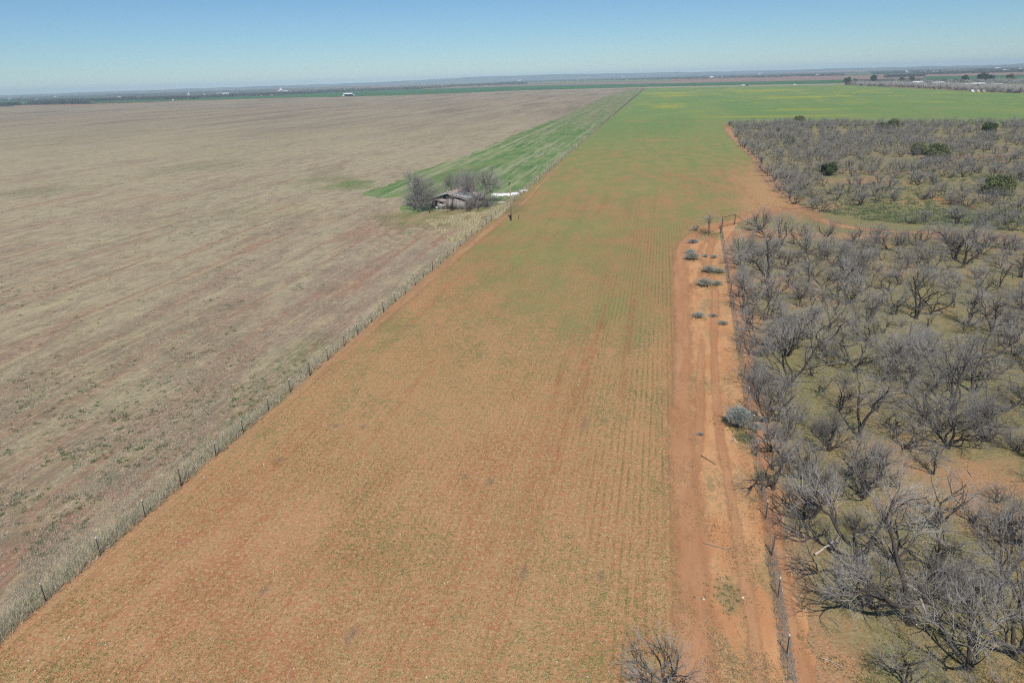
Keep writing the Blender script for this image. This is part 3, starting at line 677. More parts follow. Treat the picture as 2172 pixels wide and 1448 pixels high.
def place_tree(name, proto, xy, sc=1.0, rz=0.0, label='', cat='tree', group=None, zs=1.0):
    o = empty(name, (xy[0], xy[1], 0), rz); o.scale = (sc*TS, sc*TS, sc*zs*TS)
    tag(o, label, cat, group)
    obj('trunk', proto[0], o); obj('crown', proto[1], o)
    return o

# the special ones first (pixel of the trunk's foot, variant, scale, turn, label)
special = [
 ((1405, 1452), BUSHY[0], 1.1, 0.3, 'pale bare mesquite spreading low at the bottom edge of the red track'),
 ((1649, 852), MESQ[3], 1.02, 2.9, 'black-stemmed spreading mesquite whose limbs reach left over the wire fence toward the round sage bush'),
 ((1612, 730), MESQ[1], 1.05, 2.6, 'mesquite with dark limbs leaning through the net fence onto the track'),
 ((1714, 1098), MESQ[10], 1.25, 1.0, 'wide grey mesquite with a thick sprawling trunk beside the fence above the fallen pale log'),
 ((1842, 1284), MESQ[7], 1.15, 0.2, 'vase-shaped mesquite with many stems rising from one foot, in front of the bleached branches'),
 ((1735, 1212), MESQ[8], .9, 2.6, 'low mesquite with dark twigs reaching left to the tall brown fence post'),
 ((2055, 1420), MESQ[4], 1.45, 2.2, 'large leaning mesquite with twin dark trunks in the lower right corner'),
 ((1503, 497), SINGLE, .95, 0.5, 'small upright mesquite on one trunk standing beside the gate on the track side'),
 ((1613, 489), BUSHY[1], 1.75, 0.9, 'dark bushy mesquite with tall straight shoots just right of the pipe gate'),
 ((1574, 535), BUSHY[0], 1.35, 1.9, 'pale fan-shaped bush of bare stems on green weeds inside the fence near the gate'),
 ((2090, 935), MESQ[5], 1.1, .4, 'slender open mesquite with forked dark stems on bare soil at the right edge'),
 ((2130, 1240), MESQ[9], 1.2, 3.4, 'tall mesquite cut by the right edge above the leaning twin-trunk one'),
 ((1984, 1120), MESQ[11], 1.05, 5.0, 'forked black mesquite with bleached sticks scattered at its foot'),
 ((1476, 489), BUSHY[1], .55, .9, 'tiny dead stump of twigs in green weeds left of the gate tree'),
 ((1925, 1455), MESQ[0], .8, .9, 'short mesquite of thin dark shoots at the bottom edge right of the cattle path'),
]
taken = []
for (px, pr, sc, rz, lb) in special:
    g = G(*px); taken.append((g[0], g[1], 2.0)); place_tree('mesquite_tree', pr, g, sc, rz, lb, 'tree', 'bare mesquite trees')
house_trees = [((880, 442), BUSHY[1], 1.4, 2.2, 'dense grey bush at the foot of the big round tree at the shack left end'), ((1010, 441), BUSHY[0], 1.75, .7, 'dense brownish bush touching the right wall of the ruined shack'), ((903, 446), BUSHY[0], .6, 5.0, 'small grey bush against the left front corner of the ruined shack'),
               ((892, 440), ROUND[0], 2.05, .4, 'big round grey tree covering the left end of the ruined shack'),
               ((958, 447), MESQ[2], 1.2, 1.0, 'bare tree with a pale trunk in front of the ruined shack wall'),
               ((1022, 432), ROUND[1], 2.2, 2.0, 'big round grey tree behind the right end of the ruined shack'),
               ((995, 448), BUSHY[1], 1.45, 2.0, 'thick brownish thicket bush at the front right corner of the ruined shack'),
               ((1036, 436), BUSHY[0], 1.35, 1.0, 'low grey bush between the shack thicket and the white rubble strip'),
               ((876, 437), BUSHY[0], 1.3, 4.0, 'low grey bush left of the big round tree at the shack'),
               ((968, 408), ROUND[2], 1.3, 4.0, 'bare tree rising behind the shack roof between the two big round trees')]
for (px, pr, sc, rz, lb) in house_trees:
    g = G(*px); place_tree('bare_tree', pr, g, sc, rz, lb, 'tree', 'bare trees round the ruined shack')

RFA, RFB = G(1650, 1266), G(1528, 478)                     # right fence line
def rfx(Y): return RFA[0]+(RFB[0]-RFA[0])*(Y-RFA[1])/(RFB[1]-RFA[1])
# thicket inside the fence
near_px = [(1960, 1520), (1820, 1400), (1715, 1290), (1660, 1150), (1628, 980), (1606, 850), (1585, 740), (1568, 640), (1562, 570), (1575, 520), (1620, 500), (1720, 498), (1850, 508), (2000, 512), (2200, 522), (2330, 560), (2400, 1000), (2300, 1500)]
near_poly = GL(near_px)
far_px = [(1545, 262), (1565, 300), (1605, 350), (1640, 390), (1680, 432), (1760, 455), (1850, 470), (2000, 480), (2200, 494), (2330, 480), (2330, 262), (2172, 260), (1900, 262), (1700, 261)]
far_poly = GL(far_px)
def scatter(poly, spacing, n, dens, seed, excl):
    r = np.random.RandomState(seed); q = np.array(poly); out = []
    ex = list(excl); cell = {}
    lo = q.min(0); hi = q.max(0)
    C = lo + (hi-lo)*r.rand(n, 2); C = C[inpoly(C, poly)]
    C = C[dens(C) > r.rand(len(C))]
    for p in C:
        s = spacing(p); k = (int(p[0]//8), int(p[1]//8)); ok = True
        for a in (-1, 0, 1):
            for b in (-1, 0, 1):
                for qq in cell.get((k[0]+a, k[1]+b), ()):
                    if (qq[0]-p[0])**2+(qq[1]-p[1])**2 < s*s: ok = False; break
        if ok:
            for e in ex:
                if (e[0]-p[0])**2+(e[1]-p[1])**2 < e[2]**2: ok = False; break
        if ok: cell.setdefault(k, []).append(p); out.append(p)
    return np.array(out)
def near_d(C): return np.clip((vnoise(C[:, 0]*.13+3, C[:, 1]*.13)-.14)*2.6, .05, 1)
clear = [(*G(1728, 1190), 2.2), (*G(1870, 1255), 2.0), (*G(1830, 1310), 1.8), (*G(1955, 1165), 2.0), (*G(1910, 1115), 1.2), (*G(1548, 495), 2.5), (*G(2088, 1180), 1.5), (*G(2120, 1000), 3.0), (*G(1790, 1390), 3.0), (*G(1700, 1330), 2.0), (*G(1900, 1060), 1.6)]
NT_ = scatter(near_poly, lambda p: 1.75 + 1.75*vnoise(p[0]*.25, p[1]*.25), 9000, near_d, 3, taken+clear)
def clearing(C, spec):
    f = np.ones(len(C))
    for (px, py, rx, ry) in spec:
        g = G(px, py); f *= 1-np.exp(-(((C[:, 0]-g[0])/rx)**2+((C[:, 1]-g[1])/ry)**2))
    return f
def far_d(C):
    f = np.clip((vnoise(C[:, 0]*.05+8, C[:, 1]*.05)*.65+vnoise(C[:, 0]*.14, C[:, 1]*.11)*.5-.3)*3, .04, 1)
    return f*clearing(C, [(1850, 440, 16, 10), (2030, 452, 30, 10), (1960, 412, 22, 8), (1830, 385, 18, 8), (1780, 282, 28, 16), (2080, 330, 55, 8), (1930, 345, 30, 7), (2120, 290, 40, 18), (1690, 352, 10, 12), (1750, 460, 16, 8), (1900, 400, 20, 6)])
FT = scatter(far_poly, lambda p: 2.5 + 2.3*vnoise(p[0]*.1, p[1]*.1), 30000, far_d, 4, [])
NT_ = NT_[np.argsort([slant(p) for p in NT_])]
ordr = np.argsort([slant(p) for p in FT]); FT = FT[ordr]
n_ind = max(0, 290 - min(275, len(NT_)) - len(special))
rr = np.random.RandomState(9)
for p in NT_[:275]:
    v = rr.randint(20); o = place_tree('mesquite_tree', (MESQ+BUSHY)[v], p, (.5+.9*rr.rand()**1.2), rr.rand()*6.28, 'bare grey mesquite in the dense thicket right of the wire fence', 'tree', 'bare mesquite trees', .75+.5*rr.rand()); o.rotation_euler = (rr.randn()*.1, rr.randn()*.1, o.rotation_euler[2])
for p in FT[:n_ind]:
    v = rr.randint(18); place_tree('mesquite_tree', MESQ[v], p, .72+.55*rr.rand(), rr.rand()*6.28, 'bare grey mesquite in the scrub beyond the pasture track', 'tree', 'bare mesquite trees', .9+.2*rr.rand())
LOD = [make_tree(300+i, stems=4+i % 3, tilt=(12, 55), H=3.8, fine=False, tw=1.0) for i in range(6)]
def tree_mass(name, pts, scs, label, cat, seed, lods=LOD, mats=(BARK, TWIG)):
    r = np.random.RandomState(seed); V = []; F = []; M = []; n = 0
    for p, s in zip(pts, scs):
        (tv, tf), (cv, cf), nd = lods[r.randint(len(lods))]; a = r.rand()*6.28; c, s_ = math.cos(a), math.sin(a)
        Rm = np.array([[c, -s_, 0], [s_, c, 0], [0, 0, 1]])*s
        for k, (v, f) in enumerate(((tv, tf), (cv, cf))):
            V.append(v @ Rm.T + np.array([p[0], p[1], 0])); F.append(f+n); n += len(v); M.append(np.full(len(f), k))
    o = obj(name, mesh_np(name, np.concatenate(V), np.concatenate(F), list(mats), np.concatenate(M)))
    return tag(o, label, cat, None, 'stuff')
rest = np.concatenate([FT[n_ind:], NT_[275:]])
tree_mass('mesquite_scrub', rest, .8+.55*rr.rand(len(rest)), 'grey mass of bare mesquite scrub filling the far right pasture up to the green field', 'scrub', 21)

# ------------------------------------------------------------------ leafy shrubs
def leaf_cloud(r, n, rad, hgt, size, cols, clumps=14, flat=.0, z0=.12, hollow=.35):
    """leaf-sized triangles gathered into clumps through an uneven crown"""
    az = r.rand(clumps)*6.28; rr_ = rad*np.sqrt(r.rand(clumps))*.85; zz = z0*hgt+hgt*(.12+.62*r.rand(clumps))*(1-.45*(rr_/rad)**2)
    cc = np.stack([np.cos(az)*rr_, np.sin(az)*rr_, zz], 1); cr = rad*(.16+.32*r.rand(clumps)**1.5)
    k = r.randint(clumps, size=n); d = r.randn(n, 3); d /= np.linalg.norm(d, axis=1, keepdims=True); rad_ = (hollow+(1-hollow)*r.rand(n)**.5)
    P = cc[k]+d*(cr[k]*rad_)[:, None]*np.array([1, 1, .85]); P[:, 2] = np.abs(P[:, 2])+.02
    a = r.randn(n, 3); a /= np.linalg.norm(a, axis=1, keepdims=True); b = np.cross(a, r.randn(n, 3)); b /= np.linalg.norm(b, axis=1, keepdims=True)
    s = size*(.6+.8*r.rand(n))[:, None]
    V = np.stack([P-b*s*.35, P+b*s*.35, P+a*s], 1).reshape(-1, 3)
    F = np.arange(3*n).reshape(-1, 3)
    cl = np.array(cols); tone = (.8+.4*r.rand(clumps))[k]*(.8+.4*r.rand(n)); w = r.rand(n, 1)
    C = np.repeat((cl[0]*w+cl[1]*(1-w))*tone[:, None], 3, 0)
    return V, F, C
def stem_fan(r, n, rad, hgt, base_r):
    az = r.rand(n)*6.28; t = np.sqrt(r.rand(n)); tip = np.stack([np.cos(az)*rad*t, np.sin(az)*rad*t, hgt*(1-.55*t**2)*(.8+.25*r.rand(n))], 1)
    mid = tip*np.array([.35, .35, .55])+r.randn(n, 3)*.03*hgt; b = np.stack([np.cos(az)*.05, np.sin(az)*.05, 0*az-.03], 1)
    P = np.stack([b, mid, tip], 1); R_ = base_r*np.array([1, .7, .3])[None]*(.6+.6*r.rand(n))[:, None]
    return P, R_
SAGE = (np.array([.40, .43, .37]), np.array([.58, .60, .54]))
SAGE2 = (np.array([.38, .39, .29]), np.array([.60, .59, .49]))
JUN = (np.array([.10, .14, .06]), np.array([.19, .225, .10]))
OLIVE = (np.array([.20, .235, .10]), np.array([.30, .31, .16]))
def make_sage(seed, rad, hgt, cols, n=2200, stems=260, upright=True):
    r = np.random.RandomState(seed)
    P, R_ = stem_fan(r, stems, rad, hgt, .012)
    sm = mesh_np('stems', *tubes(P, R_, 3), plain('sage_stem_%d' % seed, (.38, .365, .31, 1), .3, 6))
    # slender leaves along the outer half of each stem
    k = r.randint(stems, size=n); t = .45+.55*r.rand(n)
    base = np.where((t < .5)[:, None], P[k, 0]+(P[k, 1]-P[k, 0])*(t*2)[:, None], P[k, 1]+(P[k, 2]-P[k, 1])*((t-.5)*2)[:, None]) + r.randn(n, 3)*rad*.045
    base[:, 2] = np.abs(base[:, 2])
    d = P[k, 2]-P[k, 1]; d /= np.linalg.norm(d, axis=1, keepdims=True); d = d+r.randn(n, 3)*.35; d /= np.linalg.norm(d, axis=1, keepdims=True)
    b = np.cross(d, r.randn(n, 3)); b /= np.linalg.norm(b, axis=1, keepdims=True); s = (.07+.07*r.rand(n))[:, None]*max(.8, rad)
    V = np.stack([base-b*s*.16, base+b*s*.16, base+d*s], 1).reshape(-1, 3); w = r.rand(n, 1)
    C = np.repeat((cols[0]*w+cols[1]*(1-w))*(.75+.5*r.rand(n, 1)), 3, 0)
    return sm, mesh_np('foliage', V, np.arange(3*n).reshape(-1, 3), LEAF, col=C)
def place_bush(name, pr, px, sc, label, cat='bush', group=None, rz=0.0):
    g = G(*px); o = empty(name, (g[0], g[1], 0), rz); o.scale = (sc,)*3; tag(o, label, cat, group)
    obj('stems', pr[0], o); obj('foliage', pr[1], o); return o
SG_BIG = make_sage(401, 1.25, 1.75, SAGE, 9000, 520)
SG = [make_sage(402, .8, .75, SAGE2, 3200, 220), make_sage(403, .9, .6, SAGE2, 3000, 220), make_sage(404, .7, .55, SAGE, 1500, 160)]
SG_GREY = make_sage(405, .9, .4, (np.array([.36, .33, .31]), np.array([.46, .42, .40])), 1200, 240)
place_bush('sage_bush', SG_BIG, (1566, 902), 1.0, 'large round silver-grey sage bush against the wire fence', group='sage bushes along the track')
for i, (px, k, sc, lb) in enumerate([((1604, 910), 2, 1.0, 'small sage tuft at the right foot of the large round sage bush'),
     ((1467, 550), 0, 1.65, 'dark grey-green sage bush, front of the pair left of the forked path'), ((1464, 538), 2, 1.5, 'greyer sage bush, rear of the pair left of the forked path'),
     ((1502, 577), 0, 1.35, 'left bush of the touching pair of green sage bushes by the fence'), ((1524, 578), 1, 1.1, 'right bush of the touching pair of green sage bushes by the fence'),
     ((1494, 606), 0, 1.5, 'bigger dark sage bush between the two wheel ruts'), ((1521, 604), 1, 1.0, 'smaller dark sage bush nearer the fence, beside the bigger one between the ruts'),
     ((1514, 547), 2, 1.0, 'little green sage clump right of the curving path'), ((1481, 673), 2, 1.25, 'lone pale twiggy bush in the middle of the sandy verge'),
     ((1533, 688), 1, .8, 'small green bush at the fence foot near the leaning mesquite'), ((1496, 545), 2, .9, 'faint grey-green bush enclosed by the forked path')]):
    place_bush('sage_bush', SG[k], px, sc, lb, group='sage bushes along the track', rz=i*1.3)
for px, sc, lb in (((1469, 515), 1.5, 'flat purplish-grey dry bush at the bend of the track'), ((1485, 922), .45, 'tiny flat grey tumbleweed on the pale strip left of the large sage bush'), ((1512, 671), .8, 'flat dry grey weed clump at the edge of the right rut')):
    place_bush('dry_bush', SG_GREY, px, sc, lb, group='dry grey bushes')

def make_leafy(seed, rad, hgt, cols, n, size, clumps, trunk_r=.09, z0=.1):
    r = np.random.RandomState(seed); V, F, C = leaf_cloud(r, n, rad, hgt, size, cols, clumps, z0=z0)
    P, R_ = stem_fan(r, 16, rad*.75, hgt*.85, trunk_r)
    return mesh_np('trunk', *tubes(P, R_, 5), BARK), mesh_np('crown', V, F, LEAF, col=C)
JN = [make_leafy(501, 2.0, 3.4, JUN, 9000, .22, 26), make_leafy(502, 2.2, 2.9, OLIVE, 8000, .24, 24)]
for px, k, sc, lb in [((1754, 372), 0, 1.05, 'round dark green juniper standing in the clearing by the field edge'), ((1864, 276), 0, 1.05, 'small upright dark juniper left of the olive bush near the far field'),
     ((1893, 274), 1, 1.4, 'broad olive-green bush beside the upright dark juniper'), ((2100, 285), 0, 1.45, 'round dark green juniper in the far clearing at the right'),
     ((1948, 328), 1, 1.2, 'left olive-green bush of the pair in the grey scrub'), ((1985, 338), 1, 1.45, 'right larger olive-green bush of the pair in the grey scrub'),
     ((2116, 412), 1, 1.3, 'dull green shrub above the dark thicket at the right'), ((1676, 305), 1, .9, 'small yellowish green shrub among grey scrub near the far field corner'), ((1695, 262), 1, 1.2, 'faint green shrub in the back row of scrub at the green field')]:
    g = G(*px); place_tree('juniper_tree' if k == 0 else 'green_shrub', JN[k], g, sc, g[0], lb, 'tree' if k == 0 else 'shrub', 'evergreens in the scrub')

# ------------------------------------------------------------------ grass, weeds and sprouts (uncountable)
def blades(r, P, k, h, w, cols, lean=.5, hv=.5):
    """k triangular blades on every point"""
    N = len(P); M = N*k; B = np.repeat(P, k, 0); kk = np.repeat(np.arange(N), k)
    hs = np.repeat(np.broadcast_to(h, (N,)), k)*(1-hv+2*hv*r.rand(M)); ws = np.repeat(np.broadcast_to(w, (N,)), k)
    a = r.rand(M)*6.28; le = lean*r.rand(M)**.7*1.3
    base = np.zeros((M, 3)); base[:, :2] = B[:, :2] + r.randn(M, 2)*(ws*1.4)[:, None]
    tip = base + np.stack([np.cos(a)*le*hs, np.sin(a)*le*hs, hs*np.sqrt(np.clip(1-le**2*.6, .08, 1))], 1)
    b = a+1.57+r.randn(M)*.6; s = np.stack([np.cos(b)*ws*.5, np.sin(b)*ws*.5, 0*b], 1)
    V = np.stack([base-s, base+s, tip], 1).reshape(-1, 3); V[:, 2] = np.maximum(V[:, 2], .022)
    C = np.minimum(np.asarray(cols)[kk]*1.55*(.75+.5*r.rand(M, 1)), .85); C = np.repeat(C, 3, 0)
    return V, C
def blade_obj(name, V, C, label, cat):
    return tag(obj(name, mesh_np(name, V, np.arange(len(V)).reshape(-1, 3), LEAF, col=C)), label, cat, None, 'stuff')
def pick(r, n, tab):
    """colours picked from ((weight, rgb), ...)"""
    w = np.array([t[0] for t in tab], float); w /= w.sum(); return np.array([t[1] for t in tab])[r.choice(len(tab), n, p=w)]
g_ = np.random.RandomState(77)
def rand_field(n, y0, y1, x0f, x1f, pw=1.6):
    """points with falling density away from the near edge"""
    t = g_.rand(n); e = 1-pw; Y = (y0**e+(y1**e-y0**e)*t)**(1/e); X0, X1 = x0f(Y), x1f(Y); return np.stack([X0+(X1-X0)*g_.rand(n), Y], 1)
# fence-line dry grass
n = 30000
P = rand_field(n, 22, 330, lambda Y: fence_x(Y)-1.9, lambda Y: fence_x(Y)+.15, 1.15)
off = P[:, 0]-fence_x(P[:, 1]); keep = g_.rand(n) < np.exp(-((off+.72)/.62)**2)*(.45+.75*vnoise(P[:, 1]*.5, P[:, 1]*0)); P = P[keep]
hgt = (.24+.30*vnoise(P[:, 0]*1.2, P[:, 1]*.5))*np.where(P[:, 1] > 120, .9, 1.0); wdt = .022+.00022*P[:, 1]
V1, C1 = blades(g_, P, 5, hgt, wdt, pick(g_, len(P), ((5, (.46, .40, .28)), (3, (.38, .34, .25)), (2, (.28, .27, .18)), (1, (.17, .19, .09)))), .95)
# tall pale grass by the yard
Q = GL([(905, 470), (1000, 452), (1085, 432), (1060, 462), (1000, 500), (960, 520), (940, 500)])
P = np.array(Q).min(0)+(np.array(Q).max(0)-np.array(Q).min(0))*g_.rand(26000, 2); P = P[inpoly(P, Q)]; P = P[vnoise(P[:, 0]*.45, P[:, 1]*.3) > .5]
V2, C2 = blades(g_, P, 4, .45, .07, pick(g_, len(P), ((5, (.50, .42, .27)), (2, (.36, .33, .20)))), .8)
blade_obj('dry_grass', np.concatenate([V1, V2]), np.concatenate([C1, C2]), 'strip of tall dry pale grass along the left fence and below the shack', 'grass')
# right fence: thin weeds and dead stalks
n = 5000
P = rand_field(n, 17, 140, lambda Y: rfx(Y)-.35, lambda Y: rfx(Y)+.35, 1.2); P = P[vnoise(P[:, 1]*.35+9, P[:, 1]*0+2) > .15+.5*g_.rand(len(P))]
V1, C1 = blades(g_, P, 3, .28, .012+.00015*P[:, 1], pick(g_, len(P), ((4, (.36, .33, .29)), (2, (.28, .27, .19)), (1, (.14, .165, .08)))), .9)
blade_obj('fence_weeds', V1, C1, 'thin grey weeds and dead stalks along the right wire fence', 'weeds')
# stubble-field straw and green weeds
n = 120000
P = rand_field(n, 24, 190, lambda Y: np.maximum(-.86*Y-6, fence_x(Y)-150), lambda Y: fence_x(Y)-.6, 1.35)
cov = vnoise(P[:, 0]*.16+P[:, 1]*.03, P[:, 1]*.05)*.6+vnoise(P[:, 0]*.8, P[:, 1]*.5)*.5; P = P[cov > .5+.2*g_.rand(len(P))]
V1, C1 = blades(g_, P, 3, .13+.0006*P[:, 1], .016+.00022*P[:, 1], pick(g_, len(P), ((5, (.44, .385, .275)), (4, (.34, .30, .24)), (1, (.24, .20, .17)))), 1.0)
blade_obj('stubble', V1, C1, 'grey straw and dry stubble scattered over the left field', 'stubble')
n = 5200
P = rand_field(n, 24, 240, lambda Y: np.maximum(-.86*Y-6, fence_x(Y)-190), lambda Y: fence_x(Y)-.8, 1.25)
cov = vnoise(P[:, 0]*.09+3, P[:, 1]*.05)*.7+vnoise(P[:, 0]*.35, P[:, 1]*.3+7)*.4; P = P[cov > .48+.25*g_.rand(len(P))]
wsz = .10+.10*g_.rand(len(P))**2
PP = np.repeat(P, 4, 0)+g_.randn(len(P)*4, 2)*np.repeat(wsz*1.3, 4)[:, None]
V1, C1 = blades(g_, PP, 5, .14, .06, np.repeat(pick(g_, len(P), ((4, (.07, .12, .04)), (3, (.10, .135, .06)), (2, (.14, .155, .09)), (2, (.17, .165, .11)))), 4, 0), 1.0)
blade_obj('field_weeds', V1, C1, 'dark green weed tufts dotted over the left stubble field', 'weeds')
# wheat sprouts
n = 150000
wp = GL(wheat_edge[1:16]); wy = np.array([p[1] for p in wp]); wx = np.array([p[0] for p in wp])
edge_x = lambda Y: np.interp(Y, wy, wx)
P = rand_field(n, 22, 150, lambda Y: fence_x(Y)+.8, lambda Y: edge_x(Y)-.3, 1.6)
# pull the sprouts onto drill rows
u_ = P[:, 0]*FC-P[:, 1]*FN; v_ = P[:, 0]*FN+P[:, 1]*FC
onrow = g_.rand(len(P)) < np.clip((u_+8)/14, .25, .85); ur = np.round(u_/.52)*.52+g_.randn(len(P))*.05; u_ = np.where(onrow, ur, u_); P = np.stack([u_*FC+v_*FN, -u_*FN+v_*FC], 1)
cov = vnoise(P[:, 0]*.3, P[:, 1]*.2)*.5+vnoise(P[:, 0]*1.1, P[:, 1]*.8)*.4+.12; P = P[cov > .3+.4*g_.rand(len(P))]
tone = vnoise(P[:, 0]*.12+4, P[:, 1]*.1+4)
cA = pick(g_, len(P), ((4, (.40, .29, .15)), (3, (.34, .26, .14)), (3, (.19, .19, .07)))); cB = pick(g_, len(P), ((3, (.14, .165, .055)), (2, (.20, .20, .07)), (2, (.36, .29, .14))))
cc = np.where((tone+.25*g_.rand(len(P)) > .72)[:, None], cB, cA)
V1, C1 = blades(g_, P, 3, .075, .03+.00012*P[:, 1], cc, 1.0)
blade_obj('wheat_sprouts', V1, C1, 'sparse green and straw-coloured sprouts over the orange field', 'crop')
# pasture weeds under the trees
n = 60000
P = rand_field(n, 22, 190, lambda Y: rfx(np.minimum(Y, 140))+.7, lambda Y: .92*Y+4, 1.5)
cov = vnoise(P[:, 0]*.18+12, P[:, 1]*.16)*.7+vnoise(P[:, 0]*.9, P[:, 1]*.8)*.45; P = P[cov > .42+.3*g_.rand(len(P))]
V1, C1 = blades(g_, P, 3, .09+.0005*P[:, 1], .03+.0003*P[:, 1], pick(g_, len(P), ((4, (.17, .17, .065)), (3, (.24, .215, .10)), (3, (.12, .145, .05)), (2, (.33, .27, .15)))), 1.0)
Pc = np.concatenate([np.array(G(px, py))+g_.randn(420, 2)*np.array([14, 8]) for px, py in ((2040, 462), (1880, 455), (1960, 470), (2130, 470), (1830, 440), (1800, 410), (2080, 380))]); Pc = Pc[inpoly(Pc, far_poly)]
V2, C2 = blades(g_, np.repeat(Pc, 4, 0)+g_.randn(len(Pc)*4, 2)*.25, 4, .32, .16, np.repeat(pick(g_, len(Pc), ((3, (.15, .18, .085)), (2, (.2, .215, .12)), (1, (.12, .15, .075)))), 4, 0), .9)
blade_obj('pasture_weeds', np.concatenate([V1, V2]), np.concatenate([C1, C2]), 'low green weeds covering the pasture under the mesquites', 'weeds')
# weeds gathered at the feet of the bushes
bp = [((1566, 902), 1.5, 420), ((1467, 550), 1.6, 160), ((1502, 577), 1.8, 200), ((1524, 578), 1.6, 160), ((1494, 606), 1.8, 200), ((1521, 604), 1.2, 90), ((1481, 673), 1.2, 110), ((1503, 497), 2.2, 360), ((1485, 489), 2.0, 240), ((1574, 535), 3.0, 500), ((1580, 930), .8, 260), ((1545, 1262), 1.3, 90), ((1620, 1010), .9, 160), ((1590, 880), 1.0, 200)]
P = np.concatenate([np.array(G(*q))+g_.randn(m_, 2)*np.array([r_*.5, r_*.6]) for q, r_, m_ in bp])
VB, CB = blades(g_, P, 4, .13, .05, pick(g_, len(P), ((4, (.10, .135, .05)), (3, (.16, .175, .08)), (2, (.24, .21, .13)))), 1.0)
# verge weeds
n = 30000
P = rand_field(n, 22, 135, lambda Y: edge_x(Y)-.2, lambda Y: rfx(Y)-.2, 1.5)
cov = vnoise(P[:, 0]*.5+31, P[:, 1]*.2)*.6+vnoise(P[:, 0]*1.7, P[:, 1]*.8)*.5; P = P[cov > .5+.3*g_.rand(len(P))]
V1, C1 = blades(g_, P, 3, .07, .03, pick(g_, len(P), ((3, (.22, .17, .11)), (2, (.17, .17, .08)), (2, (.40, .29, .17)))), 1.0)
blade_obj('verge_weeds', np.concatenate([V1, VB]), np.concatenate([C1, CB]), 'small dry weeds speckling the sandy verge beside the track', 'weeds')
# pale stones
def stones(n, P, lo, hi):
    V = []; F = []; k = 0
    base = np.array([(1,0,0),(-1,0,0),(0,1,0),(0,-1,0),(0,0,1),(0,0,-1)], float); fc = np.array([(0,2,4),(2,1,4),(1,3,4),(3,0,4),(2,0,5),(1,2,5),(3,1,5),(0,3,5)])
    for p in P[:n]:
        s = lo+(hi-lo)*g_.rand()**3; v = base*(s*(.7+.6*g_.rand(6, 1)))*np.array([1.2, .9, .6]); a = g_.rand()*6.28
        v = v @ np.array([[math.cos(a), -math.sin(a), 0], [math.sin(a), math.cos(a), 0], [0, 0, 1]]).T
        V.append(v+np.array([p[0], p[1], .02+s*.2])); F.append(fc+k); k += 6
    return np.concatenate(V), np.concatenate(F)
P = np.concatenate([rand_field(420, 24, 110, lambda Y: fence_x(Y)+1, lambda Y: edge_x(Y), 1.5), rand_field(160, 24, 70, lambda Y: fence_x(Y)+.8, lambda Y: fence_x(Y)+6, 1.5), rand_field(130, 24, 100, lambda Y: rfx(Y)+.5, lambda Y: .85*Y, 1.5)])
tag(obj('stones', mesh_np('stones', *stones(len(P), P, .02, .085), plain('pale_stone', S(226, 208, 180), .2))), 'small pale stones sprinkled over the orange field and the pasture', 'stones', None, 'stuff')

# ------------------------------------------------------------------ fences
STEEL = plain('weathered_steel', (.06, .055, .052, 1), .35, 4, .8, .15)
WHITE = plain('white_paint_tip', (.72, .72, .68, 1), .1)
PIPE = plain('rusty_pipe', (.115, .068, .05, 1), .4, 5, .75, .25)
WIRE = plain('fence_wire', (.30, .28, .26, 1), .2, 2, .6, .3)
def tpost(h=1.38):
    m = MB(); m.box((0, 0, h/2-.05), (.062, .014, h+.1)); m.box((0, .024, h/2-.05), (.014, .034, h+.1))
    m.box((0, 0, h-.06), (.07, .022, .14), m=1); m.box((0, .022, h-.06), (.02, .04, .14), m=1)
    m.box((0, -.016, h*.3), (.03, .02, .02)); m.box((0, -.016, h*.6), (.03, .02, .02))
    o = m.build('post', [STEEL, WHITE]); me = o.data; bpy.data.objects.remove(o); return me
def ppost(h=1.45, r=.05, nm='post'):
    m = MB(); m.tube([(0, 0, -.1), (0, 0, h*.5), (0, 0, h)], [r, r, r*.97], 10); o = m.build(nm, [PIPE]); me = o.data; bpy.data.objects.remove(o); return me
TP, PPO = tpost(), ppost()
def wires(name, parent, A, B, zs, rad, step=4.1, sag=.015, stays=0):
    A = np.array(A); B = np.array(B); L = np.hypot(*(B-A)); n = int(L/step*2)+1; t = np.linspace(0, 1, n); xy = A+(B-A)*t[:, None]
    Ps = []
    for z in zs: Ps.append(np.stack([xy[:, 0], xy[:, 1], z-sag*(np.arange(n) % 2)+g_.randn(n)*.006], 1))
    parts = [tubes(np.array(Ps), np.full((len(zs), n), rad), 3)]
    if stays:
        k = int(L/stays); tt = np.arange(k)/k; xs = A+(B-A)*tt[:, None]
        Pv = np.stack([np.concatenate([xs, np.full((k, 1), zs[0])], 1), np.concatenate([xs, np.full((k, 1), zs[-1])], 1)], 1); parts.append(tubes(Pv, np.full((k, 2), rad*.8), 3))
    V, F = merge(parts); return obj(name, mesh_np(name, V, F, WIRE), parent)
fe = empty('wire_fence', (*fl(16, 0), 0)); tag(fe, 'long fence of thin white-tipped steel posts running to the far road', 'fence')
inv = Vector(fe.location)
start = G(118, 1270); dirv = np.array([FN, FC])
rest_m = MB(); cnt = 0
for i in range(-3, 350):
    p = start+dirv*4.1*i+np.array([g_.randn()*.04, g_.randn()*.1]); p[0] = fence_x(p[1])+g_.randn()*.03
    if p[1] > 1420: break
    dark = (i % 5 == 3)
    if cnt < 98:
        o = obj('post', PPO if dark else TP, fe, (p[0]-inv.x, p[1]-inv.y, 0)); o.rotation_euler = (g_.randn()*.025, g_.randn()*.025, -FA+g_.randn()*.2)
        o.scale = (1, 1, 1+g_.randn()*.03); cnt += 1
        if dark: o['label'] = 'dark brown pipe post without white tip'
    else: rest_m.box((p[0]-inv.x, p[1]-inv.y, .65), (.09, .09, 1.35))
o = rest_m.build('far_posts', [STEEL], fe); o['kind'] = 'stuff'
